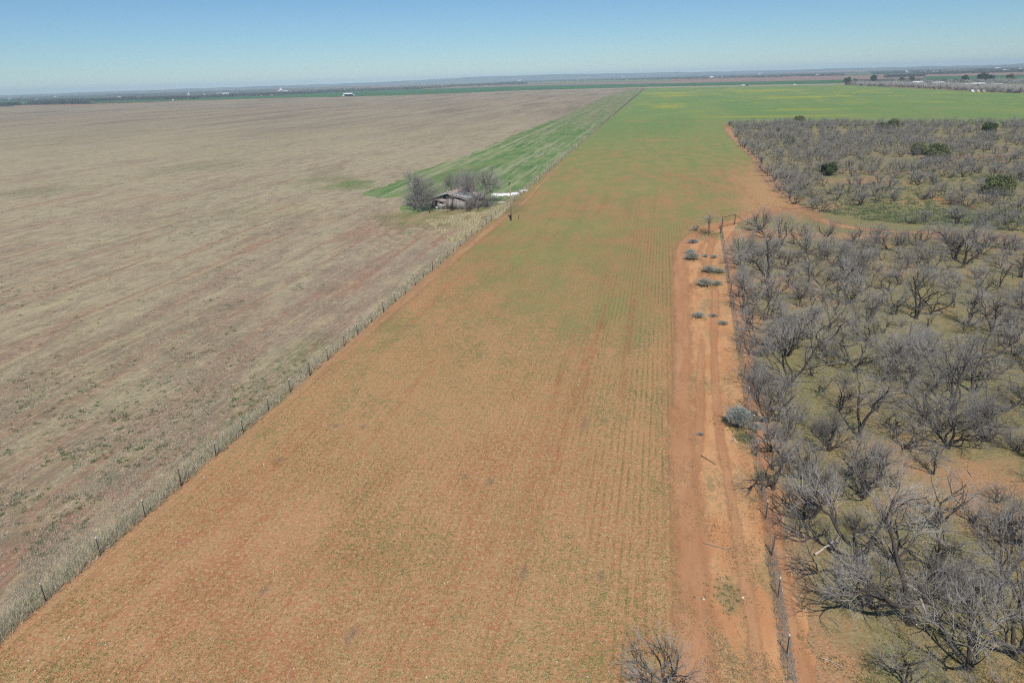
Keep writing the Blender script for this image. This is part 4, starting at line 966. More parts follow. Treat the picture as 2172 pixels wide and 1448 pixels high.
w = wires('wire', fe, np.array(fl(16, 0))-np.array(inv[:2]), np.array(fl(620, 0))-np.array(inv[:2]), (.25, .5, .72, .95, 1.2), .0045)
rf = empty('net_fence', (RFA[0], RFA[1]-12, 0)); rfi = np.array(rf.location)[:2]
tag(rf, 'wire net fence between the sandy track and the mesquite thicket', 'fence')
rdir = (RFB-RFA)/np.hypot(*(RFB-RFA)); rlen = np.hypot(*(RFB-RFA)); ran = math.atan2(rdir[0], rdir[1])
for k, px in enumerate([(1670, 1388), (1650, 1266), (1639, 1178), (1624, 1098), (1616, 1040), (1605, 968), (1601, 910), (1588, 850), (1580, 800), (1572, 745), (1566, 700), (1560, 655), (1555, 622), (1551, 590), (1548, 570), (1543, 545), (1540, 525), (1536, 505)]):
    y = G(*px)[1]; q = np.array([rfx(y), y]); dk = k in (2, 8, 12)
    o = obj('post', PPO if dk else TP, rf, (q[0]-rfi[0], q[1]-rfi[1], 0)); o.rotation_euler = (g_.randn()*.03, g_.randn()*.04, -ran)
    if dk: o['label'] = 'dark brown pipe post without white tip'
wires('net', rf, (rfx(18)-rfi[0], 18-rfi[1]), RFB-rfi, (.08, .22, .36, .5, .64, .78, .92, 1.06, 1.22), .0045, 4.1, .01, stays=.3)
# pipe gate with brace
GA, GB = G(1531, 487), G(1558, 477)
gt = empty('pipe_gate', (GA[0], GA[1], 0)); tag(gt, 'rusty pipe gate frame with a diagonal brace where the tracks meet', 'gate')
gb = GB-GA
for q, h in ((np.zeros(2), 2.5), (gb, 2.1)): MB().tube([(q[0], q[1], -.1), (q[0], q[1], h)], .085, 10).build('post', [PIPE], gt)
MB().tube([(0, 0, 2.3), (gb[0], gb[1], 2.02)], .05, 8).build('top_rail', [PIPE], gt)
MB().tube([(0, 0, .35), (gb[0], gb[1], .3)], .02, 6).build('bottom_rail', [PIPE], gt)
bq = G(1585, 478)-GA
MB().tube([(gb[0], gb[1], 1.9), (bq[0], bq[1], .5)], .045, 8).build('brace', [PIPE], gt)
MB().tube([(bq[0], bq[1], -.1), (bq[0], bq[1], 1.3)], .06, 8).build('post', [PIPE], gt)
lp = G(1529, 495)-GA
MB().tube([(lp[0], lp[1], -.1), (lp[0]-.1, lp[1], 1.5)], .1, 9).build('post', [PIPE], gt)

# utility pole by the shack
up = G(1084.5, 468); ph = height_of(1084.5, 468, 1081, 382)
po = empty('utility_pole', (*up, 0)); tag(po, 'tall lone wooden utility pole on red soil right of the ruined shack', 'utility pole')
WOODP = plain('grey_pole_wood', (.36, .27, .20, 1), .3, 3)
MB().tube([(0, 0, -.2), (-.03, 0, ph*.5), (-.10, 0, ph)], [.125, .11, .09], 12).build('shaft', [WOODP], po, True)
DK = plain('dark_metal', (.03, .03, .03, 1), .2)
m = MB(); m.box((-.22, -.14, ph-.75), (.22, .16, .62)); m.box((-.1, -.14, ph-.45), (.5, .08, .08)); m.build('transformer_bracket', [DK], po)
m = MB(); m.tube([(-.12, 0, ph), (-.12, 0, ph+.2)], [.05, .03], 8); m.build('insulator', [DK], po)
m = MB(); m.box((-.2, -.2, .95), (.2, .15, .75)); m.box((-.2, -.2, .3), (.08, .08, .5)); m.build('meter_box', [DK], po)
sp_ = G(1100, 465); s1 = empty('stub_post', (*sp_, 0)); tag(s1, 'short dark stub post in weeds just right of the utility pole', 'post'); MB().tube([(0, 0, -.1), (.05, 0, .55), (.1, 0, 1.1)], [.07, .06, .05], 8).build('stake', [PIPE], s1)

# ------------------------------------------------------------------ ruined shack
def shack():
    A = G(914, 443); B = G(987, 446); ang = math.atan2(B[1]-A[1], B[0]-A[0]); wdt = np.hypot(*(B-A)); dep = 10.0
    ang += .06
    h = 2.35; ap = 3.7
    o = empty('ruined_shack', (A[0], A[1], 0), ang); tag(o, 'ruined shack with corrugated walls, open doorway and collapsing tan roof, half hidden by bare trees', 'shack')
    n = NT('corrugated_tin'); tc = n.t.nodes.new('ShaderNodeTexCoord'); sx = n.t.nodes.new('ShaderNodeSeparateXYZ'); n.L(tc.outputs['Object'], sx.inputs[0])
    nz = n.noise(tc.outputs['Object'], .9, 5, .65); c = n.mix(n.step(nz, .42, .62), (.42, .47, .50, 1), (.27, .21, .18, 1)); c = n.mix(n.step(n.noise(tc.outputs['Object'], 2.6, 4), .58, .7), c, (.20, .10, .06, 1))
    n.color(c); n.bump(n.math('SINE', n.math('MULTIPLY', sx.outputs[0], 60.0)), .4, .02); n.b.inputs['Roughness'].default_value = .6; tin = n.m
    n = NT('grey_boards'); tc = n.t.nodes.new('ShaderNodeTexCoord'); mp = n.t.nodes.new('ShaderNodeMapping'); mp.inputs['Scale'].default_value = (.5, .5, 7); n.L(tc.outputs['Object'], mp.inputs[0])
    nz = n.noise(mp.outputs[0], 1.0, 4); c = n.mix(n.step(nz, .35, .6), (.19, .165, .15, 1), (.44, .385, .345, 1)); n.color(c); boards = n.m
    n = NT('weathered_roof'); tc = n.t.nodes.new('ShaderNodeTexCoord')
    nz = n.noise(tc.outputs['Object'], .9, 6, .75); c = n.mix(n.step(nz, .42, .58), (.50, .385, .29, 1), (.36, .31, .27, 1)); c = n.mix(n.step(n.noise(tc.outputs['Object'], 1.7, 4), .55, .68), c, (.24, .2, .18, 1)); n.color(c); n.bump(nz, .4, .1); roofm = n.m
    t = .08
    dx0, dx1, dh = 1.0, 1.75, 1.95
    def wall(f): m = MB(); f(m); return m
    # front wall in pieces round the doorway and a ragged window hole
    m = MB(); m.box((dx0/2-.25, 0, h/2), (.5, t, h)); m.build('wall', [tin], o)
    m = MB(); m.box(((dx1+2.9)/2, 0, .62), (2.9-dx1, t, 1.24)); m.build('wall', [tin], o)['label'] = 'pale blue-grey corrugated sheet under the broken window'
    m = MB(); m.box(((dx1+3.9)/2, 0, 1.95), (3.9-dx1, t, .8)); m.box((dx0+.375, 0, (dh+h)/2), (.75-.01, t, h-dh)); m.box((3.4, .01, .62), (1.0, t, 1.24)); m.box((2.0, 0, 1.4), (.5, t, .3)); m.box((3.6, 0, 1.4), (.6, t, .3))
    x1 = wdt
    m.box(((3.9+x1)/2, 0, h/2), (x1-3.9, t, h)); m.build('wall', [boards], o)
    m = MB(); m.box((0, dep/2+.05, h/2), (t, dep-.1, h)); m.build('wall', [tin], o)
    m = MB(); m.box((x1, dep/2+.05, h/2), (t, dep-.1, h)); m.build('wall', [boards], o)
    m = MB(); m.box((x1/2, dep, h/2), (x1-.1, t, h)); m.build('wall', [boards], o)
    # gable: only part of the boards left
    m = MB(); m.add([(.6, .0, h+.01), (3.3, .0, h+.01), (3.3, .0, h+(ap-h)*3.1/(x1/2)-.1), (.6, .0, h+.12), (.6, .06, h+.01), (3.3, .06, h+.01), (3.3, .06, h+(ap-h)*3.1/(x1/2)-.1), (.6, .06, h+.12)], [(0,1,2,3),(7,6,5,4),(0,4,5,1),(1,5,6,2),(2,6,7,3),(3,7,4,0)]); m.build('gable', [boards], o)
    m = MB(); m.box((dx0-.28, -.06, 1.0), (.5, .05, 1.95), rz=.15); m.build('door', [plain('rusty_door', (.15, .075, .05, 1), .3, 3)], o)
    m = MB(); m.box(((dx0+dx1)/2+.1, -.07, .3), (.6, .05, .6)); m.build('door_panel', [plain('whitewashed_board', (.62, .61, .58, 1), .12, 3)], o)
    m = MB(); m.box((dx0-.02, -.05, 1.05), (.07, .05, 2.1)); m.box(((dx0+dx1)/2, -.05, dh+.16), (.95, .05, .18)); m.build('door_frame', [plain('chalky_trim', (.45, .47, .48, 1), .2, 3)], o)
    m = MB(); m.box((4.9, -.12, 1.25), (.14, .14, 2.5)); m.box((6.3, -.12, 1.25), (.12, .12, 2.5)); m.box((6.9, -.1, 1.1), (.5, .06, 2.0), ry=.2); m.build('porch_post', [plain('pale_timber', (.40, .37, .34, 1), .25, 3)], o)
    # roof: two sagging slopes of uneven sheets
    def slope(x0, z0, x1_, z1, nx, ny, sag):
        xs = np.linspace(0, 1, nx); ys = np.linspace(-.45, dep+.35, ny); V = []; rr2 = np.random.RandomState(abs(int(x0*10))+3)
        for a in xs:
            for y in ys: V.append((x0+(x1_-x0)*a, y, z0+(z1-z0)*a-sag*math.sin(math.pi*a)*math.sin(math.pi*np.clip(y/dep, 0, 1))+rr2.randn()*.025))
        V = np.array(V); Vb = V-np.array([0, 0, .07]); k = len(V); F = []
        for i in range(nx-1):
            for j in range(ny-1): q = (i*ny+j, (i+1)*ny+j, (i+1)*ny+j+1, i*ny+j+1); F.append(q); F.append(tuple(x+k for x in q[::-1]))
        for i in range(nx-1): F.append((i*ny, i*ny+k, (i+1)*ny+k, (i+1)*ny)); F.append((i*ny+ny-1, (i+1)*ny+ny-1, (i+1)*ny+ny-1+k, i*ny+ny-1+k))
        for j in range(ny-1): F.append((j, j+1, j+1+k, j+k)); b = (nx-1)*ny; F.append((b+j, b+j+k, b+j+1+k, b+j+1))
        return np.concatenate([V, Vb]), F
    m = MB(); m.add(*slope(-.45, h-.12+.08, x1/2, ap, 8, 14, .22)); m.add(*slope(x1/2+.01, ap-.01, x1+.45, h-.12+.08, 8, 14, .42)); rf_ = m.build('roof', [roofm], o)
    m = MB(); m.add(*[(lambda s: s)(q) for q in slope(x1/2+1.0, ap-.28, x1+.55, h+.06, 4, 4, .1)]); 
    pn = m.build('roof_sheet', [tin], rf_); pn.scale = (1, .45, 1); pn.location = (0, .3, .10)
    m = MB(); m.box((x1*.25-.2, -.5, (h+ap)/2+.0), (math.hypot(x1/2+.45, ap-h), .05, .16), ry=-math.atan2(ap-h+.1, x1/2+.45)); m.build('fascia', [bpy.data.materials['chalky_trim']], rf_)
    m = MB(); m.tube([(x1/2-.3, 1.0, ap-.2), (x1/2-.3, 1.0, ap+.55)], .12, 8); m.build('flue', [plain('flue_tin', (.4, .4, .4, 1), .2)], rf_)
shack()
# white rubble strip and litter
def heap(name, pts, hgt, m, label, cat, seed, nst=240, smin=.06, smax=.3):
    """heap of broken pieces along a line of ground points"""
    r = np.random.RandomState(seed); P = np.array(pts); c = P.mean(0); V = []; F = []; k = 0
    base = np.array([(1,1,1),(-1,1,1),(-1,-1,1),(1,-1,1),(1,1,-1),(-1,1,-1),(-1,-1,-1),(1,-1,-1)], float)*.58
    fc = np.array([(0,1,2,3),(7,6,5,4),(0,4,5,1),(1,5,6,2),(2,6,7,3),(3,7,4,0)])
    for i in range(nst):
        t = r.rand()*(len(P)-1); j = int(t); p = P[j]*(1-(t-j))+P[min(j+1, len(P)-1)]*(t-j)+r.randn(2)*.55*np.array([.6, 1]); s = smin+(smax-smin)*r.rand()**2
        v = (base*(.7+.6*r.rand(8, 1)))*s*np.array([1.3, 1, .6]); a = r.rand()*6.28; R_ = np.array(Matrix.Rotation(a, 3, 'Z') @ Matrix.Rotation(r.randn()*.4, 3, 'X'))
        v = v @ R_.T + np.array([p[0]-c[0], p[1]-c[1], s*.25+hgt*r.rand()]); V.append(v); F.append(fc+k); k += 8
    o = obj(name, mesh_np(name, np.concatenate(V), np.concatenate(F), m), None, (c[0], c[1], 0)); return tag(o, label, cat)
WR = plain('white_caliche', (.80, .78, .76, 1), .08, 2)
heap('white_rubble', GL([(1046, 415), (1060, 415.5), (1078, 415), (1097, 413)]), .22, WR, 'bright white strip of rubble on the grass between the shack and the fence', 'rubble', 5, 700, .12, .5)
heap('white_rubble', GL([(1107, 407), (1115, 405)]), .2, WR, 'small white rubble heap at the fence beyond the bright white strip', 'rubble', 6, 30, .1, .4)
tr = G(1037, 434); o = obj('white_bucket', None); bpy.data.objects.remove(o)
m = MB(); m.tube([(0, 0, 0), (0, 0, .15), (0, 0, .5)], [.22, .25, .29], 12); m.tube([(0, 0, .5), (0, 0, .53)], [.31, .31], 12); b = m.build('white_bucket', [WR]); b.location = (*tr, 0); tag(b, 'white bucket lying on the grass in front of the white rubble strip', 'bucket')
tb = G(1064, 430); m = MB(); 
for i in range(7):
    a = -.75+i*.25; m.box((a, .18*math.cos(a*1.4)-.1, .09), (.27, .04, .16), rz=-.25*a)
m.box((0, .1, .02), (1.5, .2, .03)); b = m.build('feed_trough', [WR]); b.location = (*tb, 0); tag(b, 'pale curved trough half sunk in grass near the fence', 'trough')

# ------------------------------------------------------------------ fallen wood
def fallen(px, L, rz, seed, label, nb=3, r0=.06, group='bleached fallen branches', mat=None, lift=.0):
    r = np.random.RandomState(seed); g = G(*px); n = 8
    P = np.zeros((1, n, 3)); cur = np.array([1.0, 0, 0])
    for i in range(1, n): cur = cur+r.randn(3)*np.array([.05, .22, .06]); cur /= np.linalg.norm(cur); P[0, i] = P[0, i-1]+cur*L/(n-1)
    P[0, :, 2] = r0*.8+lift*np.sin(np.linspace(0, math.pi, n))+.04*r.rand(n); R0 = r0*np.linspace(1, .45, n)[None]
    T = [tubes(P, R0, 6)]
    if nb:
        P1, R1 = grow(r, P, R0, nb, .2, .95, (.4, .9), (L*.25, L*.5), r0*.5, 5, .15, .05); T.append(tubes(P1, R1, 5))
        P2, R2 = grow(r, P1, R1, 2, .3, .95, (.4, .9), (L*.1, L*.25), r0*.25, 3, .15, .05); T.append(tubes(P2, R2, 4))
    V, F = merge(T); o = obj('fallen_branch', mesh_np('fallen_branch', V, F, mat or DEADWOOD), None, (g[0], g[1], 0)); o.rotation_euler = (0, 0, rz)
    return tag(o, label, 'branch', group)
fallen((1728, 1178), 2.6, .45, 1, 'thick bleached log with splintered branches beside the low mesquite', 7, .085, lift=.35)
fallen((1890, 1242), 3.0, -.9, 2, 'long curved pale limb arching down to the leaning twin-trunk mesquite', 3, .085, lift=.8)
fallen((1812, 1294), 2.8, .5, 3, 'thin bleached branch lying at the foot of the vase-shaped mesquite', 2, .05)
fallen((1850, 1296), 2.4, .35, 4, 'twisted pink-grey branch lying right of the vase-shaped mesquite', 2, .06, lift=.1)
fallen((1910, 1110), 1.1, -.5, 5, 'short bleached stick on the grass left of the forked black mesquite', 1, .03)
fallen((1955, 1150), 1.6, .03, 6, 'upper of two parallel pale sticks below the forked black mesquite', 2, .03)
fallen((1958, 1164), 1.6, -.1, 7, 'lower of two parallel pale sticks below the forked black mesquite', 2, .035)
fallen((2088, 1174), 1.1, .1, 8, 'stubby whitish log on bare soil near the right edge', 1, .07)
fallen((1548, 489), 3.4, .2, 9, 'bleached branches piled on weeds just below the pipe gate', 6, .07)
fallen((1588, 494), 3.2, -.4, 10, 'tangled grey dead limb under the dark bushy mesquite by the gate', 6, .08, lift=.3)
fallen((1665, 690), 3.2, 1.0, 11, 'tangle of pale dead limbs in the thicket near the leaning mesquite', 7, .06, lift=.8)
fallen((1735, 905), 2.2, -.6, 12, 'pale broken twigs behind the wide grey mesquite', 6, .04, lift=.5)
fr = np.random.RandomState(12)
for i, px in enumerate(((1760, 1240), (1830, 1120), (1905, 1050), (1780, 1330), (1950, 1230), (2030, 1170), (2060, 1010), (2120, 1060), (1700, 1260), (1870, 1190), (1820, 1000), (1930, 990), (2010, 880), (1990, 1290), (1740, 1395))):
    fallen(px, 1.0+1.1*fr.rand(), fr.rand()*6.28, 40+i, 'thin bleached stick lying on the pasture among the nearest mesquites', 2, .022+.012*fr.rand(), 'bleached sticks on the near pasture')
PALE = plain('pale_board', (.62, .50, .36, 1), .1)
m = MB(); m.box((0, 0, .035), (1.15, .09, .05)); b = m.build('wooden_stake', [PALE]); p = (G(1550, 920)+G(1565, 943))/2; q = G(1565, 943)-G(1550, 920); b.location = (*p, 0); b.rotation_euler = (0, 0, math.atan2(q[1], q[0])); tag(b, 'pale wooden stake lying on soil below the large sage bush', 'stake')
for (a, c, lb, nm, mt) in (((1486, 966), (1519, 986), 'dark thin stick lying across the sandy strip', 'stick', plain('dark_stick', (.07, .05, .04, 1))), ((1492, 1152), (1552, 1168), 'grey-green steel post lying flat on the sandy strip', 'loose_post', plain('green_steel', (.22, .23, .18, 1)))):
    A, B = G(*a), G(*c); c_ = (A+B)/2; d = (B-A)/2; mb = MB(); mb.tube([(-d[0], -d[1], .03), (0, 0, .045), (d[0], d[1], .03)], [.028, .028, .02], 6); b = mb.build(nm, [mt]); b.location = (c_[0], c_[1], 0); tag(b, lb, nm.replace('_', ' '))
for (px, s, lb, c) in (((1492, 1271), .12, 'flat yellowish stone at the edge of the wide rut', (.55, .47, .3, 1)), ((1575, 1267), .09, 'white stone on weeds beside the narrow rut', (.75, .7, .62, 1))):
    r = np.random.RandomState(int(px[0])); v, f = stones(1, [G(*px)], s, s+.001); v[:, :2] -= G(*px); b = obj('stone', mesh_np('stone', v, f, plain('stone_%d' % px[0], c)), None, (*G(*px), 0)); tag(b, lb, 'stone')

# ------------------------------------------------------------------ far buildings, vehicles, poles
WB = plain('white_siding', (.74, .74, .72, 1), .06); WRF = plain('white_metal_roof', (.82, .83, .83, 1), .04); DKW = plain('dark_opening', (.035, .035, .035, 1), .1)
TAN = plain('tan_siding', (.46, .36, .27, 1), .1); PNK = plain('pink_roof', (.52, .30, .24, 1), .1); GRY = plain('grey_roof', (.3, .29, .28, 1), .1); TEAL = plain('pale_teal_siding', (.52, .62, .6, 1), .08); GALV = plain('galvanised_tin', (.6, .63, .66, 1), .1, 1, .5, .4)
def building(name, px, wpx, hpx, label, wall=WB, roof=WRF, depth_r=.6, rz=0.05, cat='house', pitch=.35, openf=False):
    g = G(*px); s = depth(g)/FPX; w_ = wpx*s; h_ = hpx*s; d_ = max(3.0, w_*depth_r) if w_ < 40 else 16; rh = h_*pitch; wh = h_-rh
    o = empty(name, (g[0], g[1], 0), rz); tag(o, label, cat)
    m = MB()
    if openf:
        m.box((0, d_-.1, wh/2), (w_, .2, wh)); m.box((-w_/2+.1, d_/2-.12, wh/2), (.2, d_-.24, wh)); m.build('wall', [wall], o)
        for q in (-.25, 0, .25): MB().box((q*w_, .15, wh/2), (.25, .25, wh)).build('post', [GRY], o)
    else:
        m.box((0, d_/2, wh/2-.1), (w_, d_, wh+.2)); m.build('wall', [wall], o)
        MB().box((w_*.12, -.04, wh*.38), (max(1.0, w_*.09), .1, wh*.76)).build('door', [DKW], o)
        for q in ((-.3, .34) if w_ > 9 else (-.28,)): MB().box((q*w_, -.04, wh*.58), (max(.9, w_*.08), .1, wh*.36)).build('window', [DKW], o)
    e = .04*w_
    m = MB(); m.add([(-w_/2-e, -e, wh), (w_/2+e, -e, wh), (w_/2+e, d_/2, h_), (-w_/2-e, d_/2, h_), (w_/2+e, d_+e, wh), (-w_/2-e, d_+e, wh)], [(0,1,2,3), (3,2,4,5), (0,3,5), (1,4,2), (0,5,4,1)]); m.build('roof', [roof], o)
    return o
BL = [('barn', (738, 204.5), 18, 6.5, 'white-roofed open barn with a dark front at the edge of the brown field', 'O', .7), ('trailer', (728.5, 205.2), 4, 3, 'small white trailer at the left end of the open barn', 0, .8), ('trailer', (750.5, 203.2), 3.5, 2.4, 'small pale trailer at the right end of the open barn', 'G', .8),
 ('warehouse', (478, 201.6), 13, 4, 'long bright white warehouse on the far left plain', 0, .4), ('house', (434, 202.2), 5, 1.8, 'small white house left of the long bright white warehouse', 0, .6), ('house', (462, 199.4), 8, 1.8, 'low pale house just left of and behind the long white warehouse', 'T', .6),
 ('house', (367, 213.4), 4, 2, 'tiny white house at the left end of the dark hedge beyond the green field', 0, .6), ('shed', (398.5, 212), 2.2, 2.4, 'tiny orange shed at the right end of the dark hedge beyond the green field', 'P', .6), ('house', (253, 207), 6, 2, 'white house alone on the far left green plain', 0, .6),
 ('house', (118, 206.5), 6, 2, 'white house farther left near the leftmost horizon', 0, .6), ('house', (20, 211), 6, 2, 'pale house at the extreme left edge of the plain', 'G', .6), ('house', (75, 212), 7, 2, 'white house between the extreme left house and the dark tree line', 0, .6),
 ('house', (576, 203.2), 6, 1.8, 'small orange-brown house below the grain elevator', 'P', .5), ('house', (554, 203.8), 2.5, 1.6, 'tiny white house left of the small orange-brown house', 0, .6),
 ('house', (1103, 172.4), 7, 2.4, 'white house with a paired shed on the far middle plain', 0, .6), ('shed', (1097.5, 172.6), 3, 2.8, 'pinkish shed beside the white house on the far middle plain', 'P', .8), ('house', (1183, 167), 5, 1.6, 'white house right of the far middle pair', 0, .5), ('house', (1322, 164.4), 6, 1.5, 'pale house in the blue woods left of the red soil field', 0, .5),
 ('house', (1510, 166.2), 7, 4, 'white gabled house at the edge of the red soil field', 0, .8), ('house', (1532, 165), 3, 2, 'tiny white outbuilding right of the gabled house on red soil', 0, .8), ('house', (1611, 158.6), 5, 2.2, 'bright white house among the blue far woods', 0, .6), ('barn', (1649, 163.2), 5, 2, 'salmon-coloured barn at the top edge of the red soil field', 'P', .6),
 ('house', (1734, 161), 6, 3, 'white house by dark trees at the right end of the red soil field', 0, .6), ('house', (1773, 160.5), 4, 2, 'pale small house just left of the tall village tree', 'G', .6), ('house', (1923, 154), 6, 3.2, 'white house alone between blue woods above the village', 0, .7), ('barn', (1985, 154.4), 12, 2, 'long tan barn in the brown land above the village', 'T', .4),
 ('trailer', (1888, 178.6), 4, 2.6, 'small white trailer in the village hedge beneath the lone dark evergreen', 0, .6), ('house', (1901, 176), 8, 3, 'pale roofed house deep in the village trees', 'T', .6), ('barn', (1949, 178.8), 20, 6, 'big white-roofed barn in the middle of the village', 0, .6), ('trailer', (1964, 186.4), 7, 6, 'square white trailer at the front of the village hedge', 0, .5),
 ('shed', (1983, 187), 16, 5, 'dark open shed at the front of the village hedge', 'D', .5), ('barn', (1992, 179), 24, 5, 'long low white roof behind the dark open shed', 0, .4), ('house', (2013, 179), 6, 3, 'small white-roofed house right of the long low roof', 0, .6), ('warehouse', (2070, 181.4), 42, 5, 'longest white warehouse roof at the right of the village', 'W', .3),
 ('house', (2084, 173.4), 5, 2.4, 'small pale house in dark trees behind the longest white roof', 'T', .6), ('barn', (2116, 181), 22, 3.2, 'low pale row of sheds right of the longest white roof', 'T', .3), ('house', (2138, 186.4), 16, 6, 'pale grey barn with a steep roof among the right village trees', 'G', .6),
 ('trailer', (2156, 195.5), 10, 6, 'teal-white trailer near the right edge by the green field', 'L', .5), ('trailer', (2168, 195.8), 7, 5, 'dark trailer at the extreme right edge by the green field', 'D', .5), ('barn', (2117, 147.4), 11, 3.4, 'white roof high on the right rise, left of three', 0, .6), ('barn', (2136, 150.2), 16, 2.6, 'white long roof high on the right rise, middle of three', 0, .4), ('barn', (2167, 147.8), 9, 3, 'white roof high on the right rise, at the edge of the photo', 0, .6), ('house', (2158, 176.5), 16, 4.5, 'dark roofed house among trees at the right edge of the village', 'D', .5)]
for nm, px, w_, h_, lb, kd, dr in BL:
    wl, rf_ = {0: (WB, WRF), 'O': (GRY, WRF), 'G': (GALV, GALV), 'T': (TAN, WRF), 'P': (TAN, PNK), 'D': (GRY, GRY), 'L': (TEAL, WRF), 'W': (WB, WRF)}[kd]
    building(nm, px, w_, h_, lb, wl, rf_, dr, .08, nm, .35, openf=(kd in ('O', 'D') and nm in ('barn', 'shed')))
# pale slanted panels in front of the village
for i, (px, w_, c) in enumerate((((2066, 196), 9, 'leftmost'), ((2078, 196.4), 9, 'middle'), ((2090, 196.6), 9, 'rightmost'))):
    g = G(*px); s = depth(g)/FPX; o = empty('canopy', (*g, 0), .1); tag(o, '%s of the three pale slanted canopies at the front of the right village hedge' % c, 'canopy', 'slanted pale canopies')
    W_ = w_*s; m = MB(); m.add([(-W_/2, 0, .3), (W_/2*.4, 0, .3), (W_/2*1.3, 5, 6*s), (-W_/2*.2, 5, 5*s), (-W_/2, .1, .2), (W_/2*.4, .1, .2), (W_/2*1.3, 5.1, 6*s-.1), (-W_/2*.2, 5.1, 5*s-.1)], [(0,1,2,3),(7,6,5,4),(0,4,5,1),(1,5,6,2),(2,6,7,3),(3,7,4,0)]); m.build('sheet', [(GALV, TAN, GRY)[i]], o)
    MB().box((W_*.3, 4.9, 2.5*s), (.2, .2, 5*s)).build('post', [GRY], o)
# grain elevator and water tower
g = G(596, 194.2); s = depth(g)/FPX; o = empty('grain_elevator', (*g, 0)); tag(o, 'white grain elevator with bins and a red-roofed shed on the far left plain', 'grain elevator')
for x, r_, h in ((-1.4, 1.1, 5.4), (.8, 1.1, 5.0), (2.9, 1.0, 4.6)): MB().tube([(x*s, 0, 0), (x*s, 0, h*s*.85), (x*s, 0, h*s)], [r_*s, r_*s, .15*s], 14).build('bin', [WB], o)
MB().box((-.3*s, 2*s, 3.6*s), (1.0*s, 1.0*s, 7.2*s)).build('tower', [WRF], o); MB().box((-3.9*s, -1*s, 1.4*s), (3*s, 3*s, 2.6*s)).build('shed', [WB], o)
m = MB(); m.add([(-9*s, -3*s, 0), (-5.7*s, -3*s, 0), (-5.7*s, 0, 0), (-9*s, 0, 0), (-9*s, -3*s, 2.4*s), (-5.7*s, -3*s, 2.0*s), (-5.7*s, 0, 3*s), (-9*s, 0, 3*s)], [(0,3,2,1),(4,5,6,7),(0,1,5,4),(1,2,6,5),(2,3,7,6),(3,0,4,7)]); m.build('red_shed', [plain('red_roof', (.42, .10, .08, 1))], o)
MB().box((10*s, 0, .7*s), (10*s, 2*s, 1.4*s)).build('long_shed', [WRF], o)
g = G(401, 203); s = depth(g)/FPX; o = empty('silo', (*g, 0)); tag(o, 'tall pale silo with a slim twin tower left of the long white warehouse', 'silo')
MB().tube([(0, 0, 0), (0, 0, 5*s), (0, 0, 6.2*s)], [1.2*s, 1.2*s, .3*s], 14).build('bin', [GALV], o); MB().tube([(-3.2*s, 0, 0), (-3.2*s, 0, 3.4*s), (-3.2*s, 0, 4*s)], [.7*s, .7*s, .2*s], 12).build('bin', [WB], o); MB().box((1.9*s, 0, 1.2*s), (2*s, 2*s, 2.4*s)).build('shed', [GALV], o)
# vehicles on the far road
CARW = plain('white_car_paint', (.8, .8, .8, 1), .03, 1, .35, .5); GLS = plain('dark_glass', (.03, .035, .04, 1), .1, 1, .2, .5); TYR = plain('tyre_rubber', (.03, .03, .03, 1), .1)
def vehicle(name, px, label, cat, Lg, van):
    g = G(*px); o = empty(name, (*g, .06), -.05); tag(o, label, cat); h = 1.0; sc = 1.25
    prof = [(-Lg/2, .4), (Lg/2, .4), (Lg/2, 1.0), (Lg*.3, 1.15)] + ([(Lg*.2, 2.2), (-Lg/2, 2.2)] if van else [(Lg*.12, 1.8), (-Lg*.12, 1.8), (-Lg*.18, 1.15), (-Lg/2, 1.1)])
    k = len(prof); V = [(x*sc, -1*sc, z*sc) for x, z in prof]+[(x*sc, 1*sc, z*sc) for x, z in prof]
    F = [tuple(range(k)), tuple(range(2*k-1, k-1, -1))]+[(i, i+k, (i+1) % k+k, (i+1) % k) for i in range(k)]; m = MB(); m.add(V, F); m.build('body', [CARW], o)
    MB().box((Lg*.1*sc, 0, 1.5*sc), (Lg*.16*sc, 2.06*sc, .42*sc)).build('window', [GLS], o)
    for x in (-.3, .3):
        for y in (-.95, .95): MB().tube([(x*Lg*sc, (y-.1)*sc, .38*sc), (x*Lg*sc, (y+.1)*sc, .38*sc)], .38*sc, 12).build('wheel', [TYR], o)
vehicle('delivery_van', (1577, 183.2), 'white van on the far road, left of two white vehicles', 'van', 6.5, True)
vehicle('pickup_truck', (1685.5, 181.0), 'small white pickup on the far road, right of two white vehicles', 'pickup truck', 5.4, False)
vehicle('dark_car', (1584.5, 182.6), 'small dark car close behind the white van on the far road', 'car', 4.4, False); bpy.data.objects['dark_car'].children[0].data.materials[0] = DKW
for i, (px, lb) in enumerate((((1526, 184.2), 'first thin utility pole along the far road, left of the white van'), ((1627, 182.2), 'second thin utility pole along the far road, between the van and the pickup'), ((1733, 180.0), 'third thin utility pole along the far road, right of the pickup'))):
    g = G(*px); o = empty('utility_pole', (*g, 0)); tag(o, lb, 'utility pole', 'utility poles along the far road')
    MB().tube([(0, 0, -.2), (0, 0, 10.5)], [.16, .11], 8).build('shaft', [WOODP], o); MB().box((0, 0, 9.8), (2.2, .12, .14)).build('crossarm', [WOODP], o)

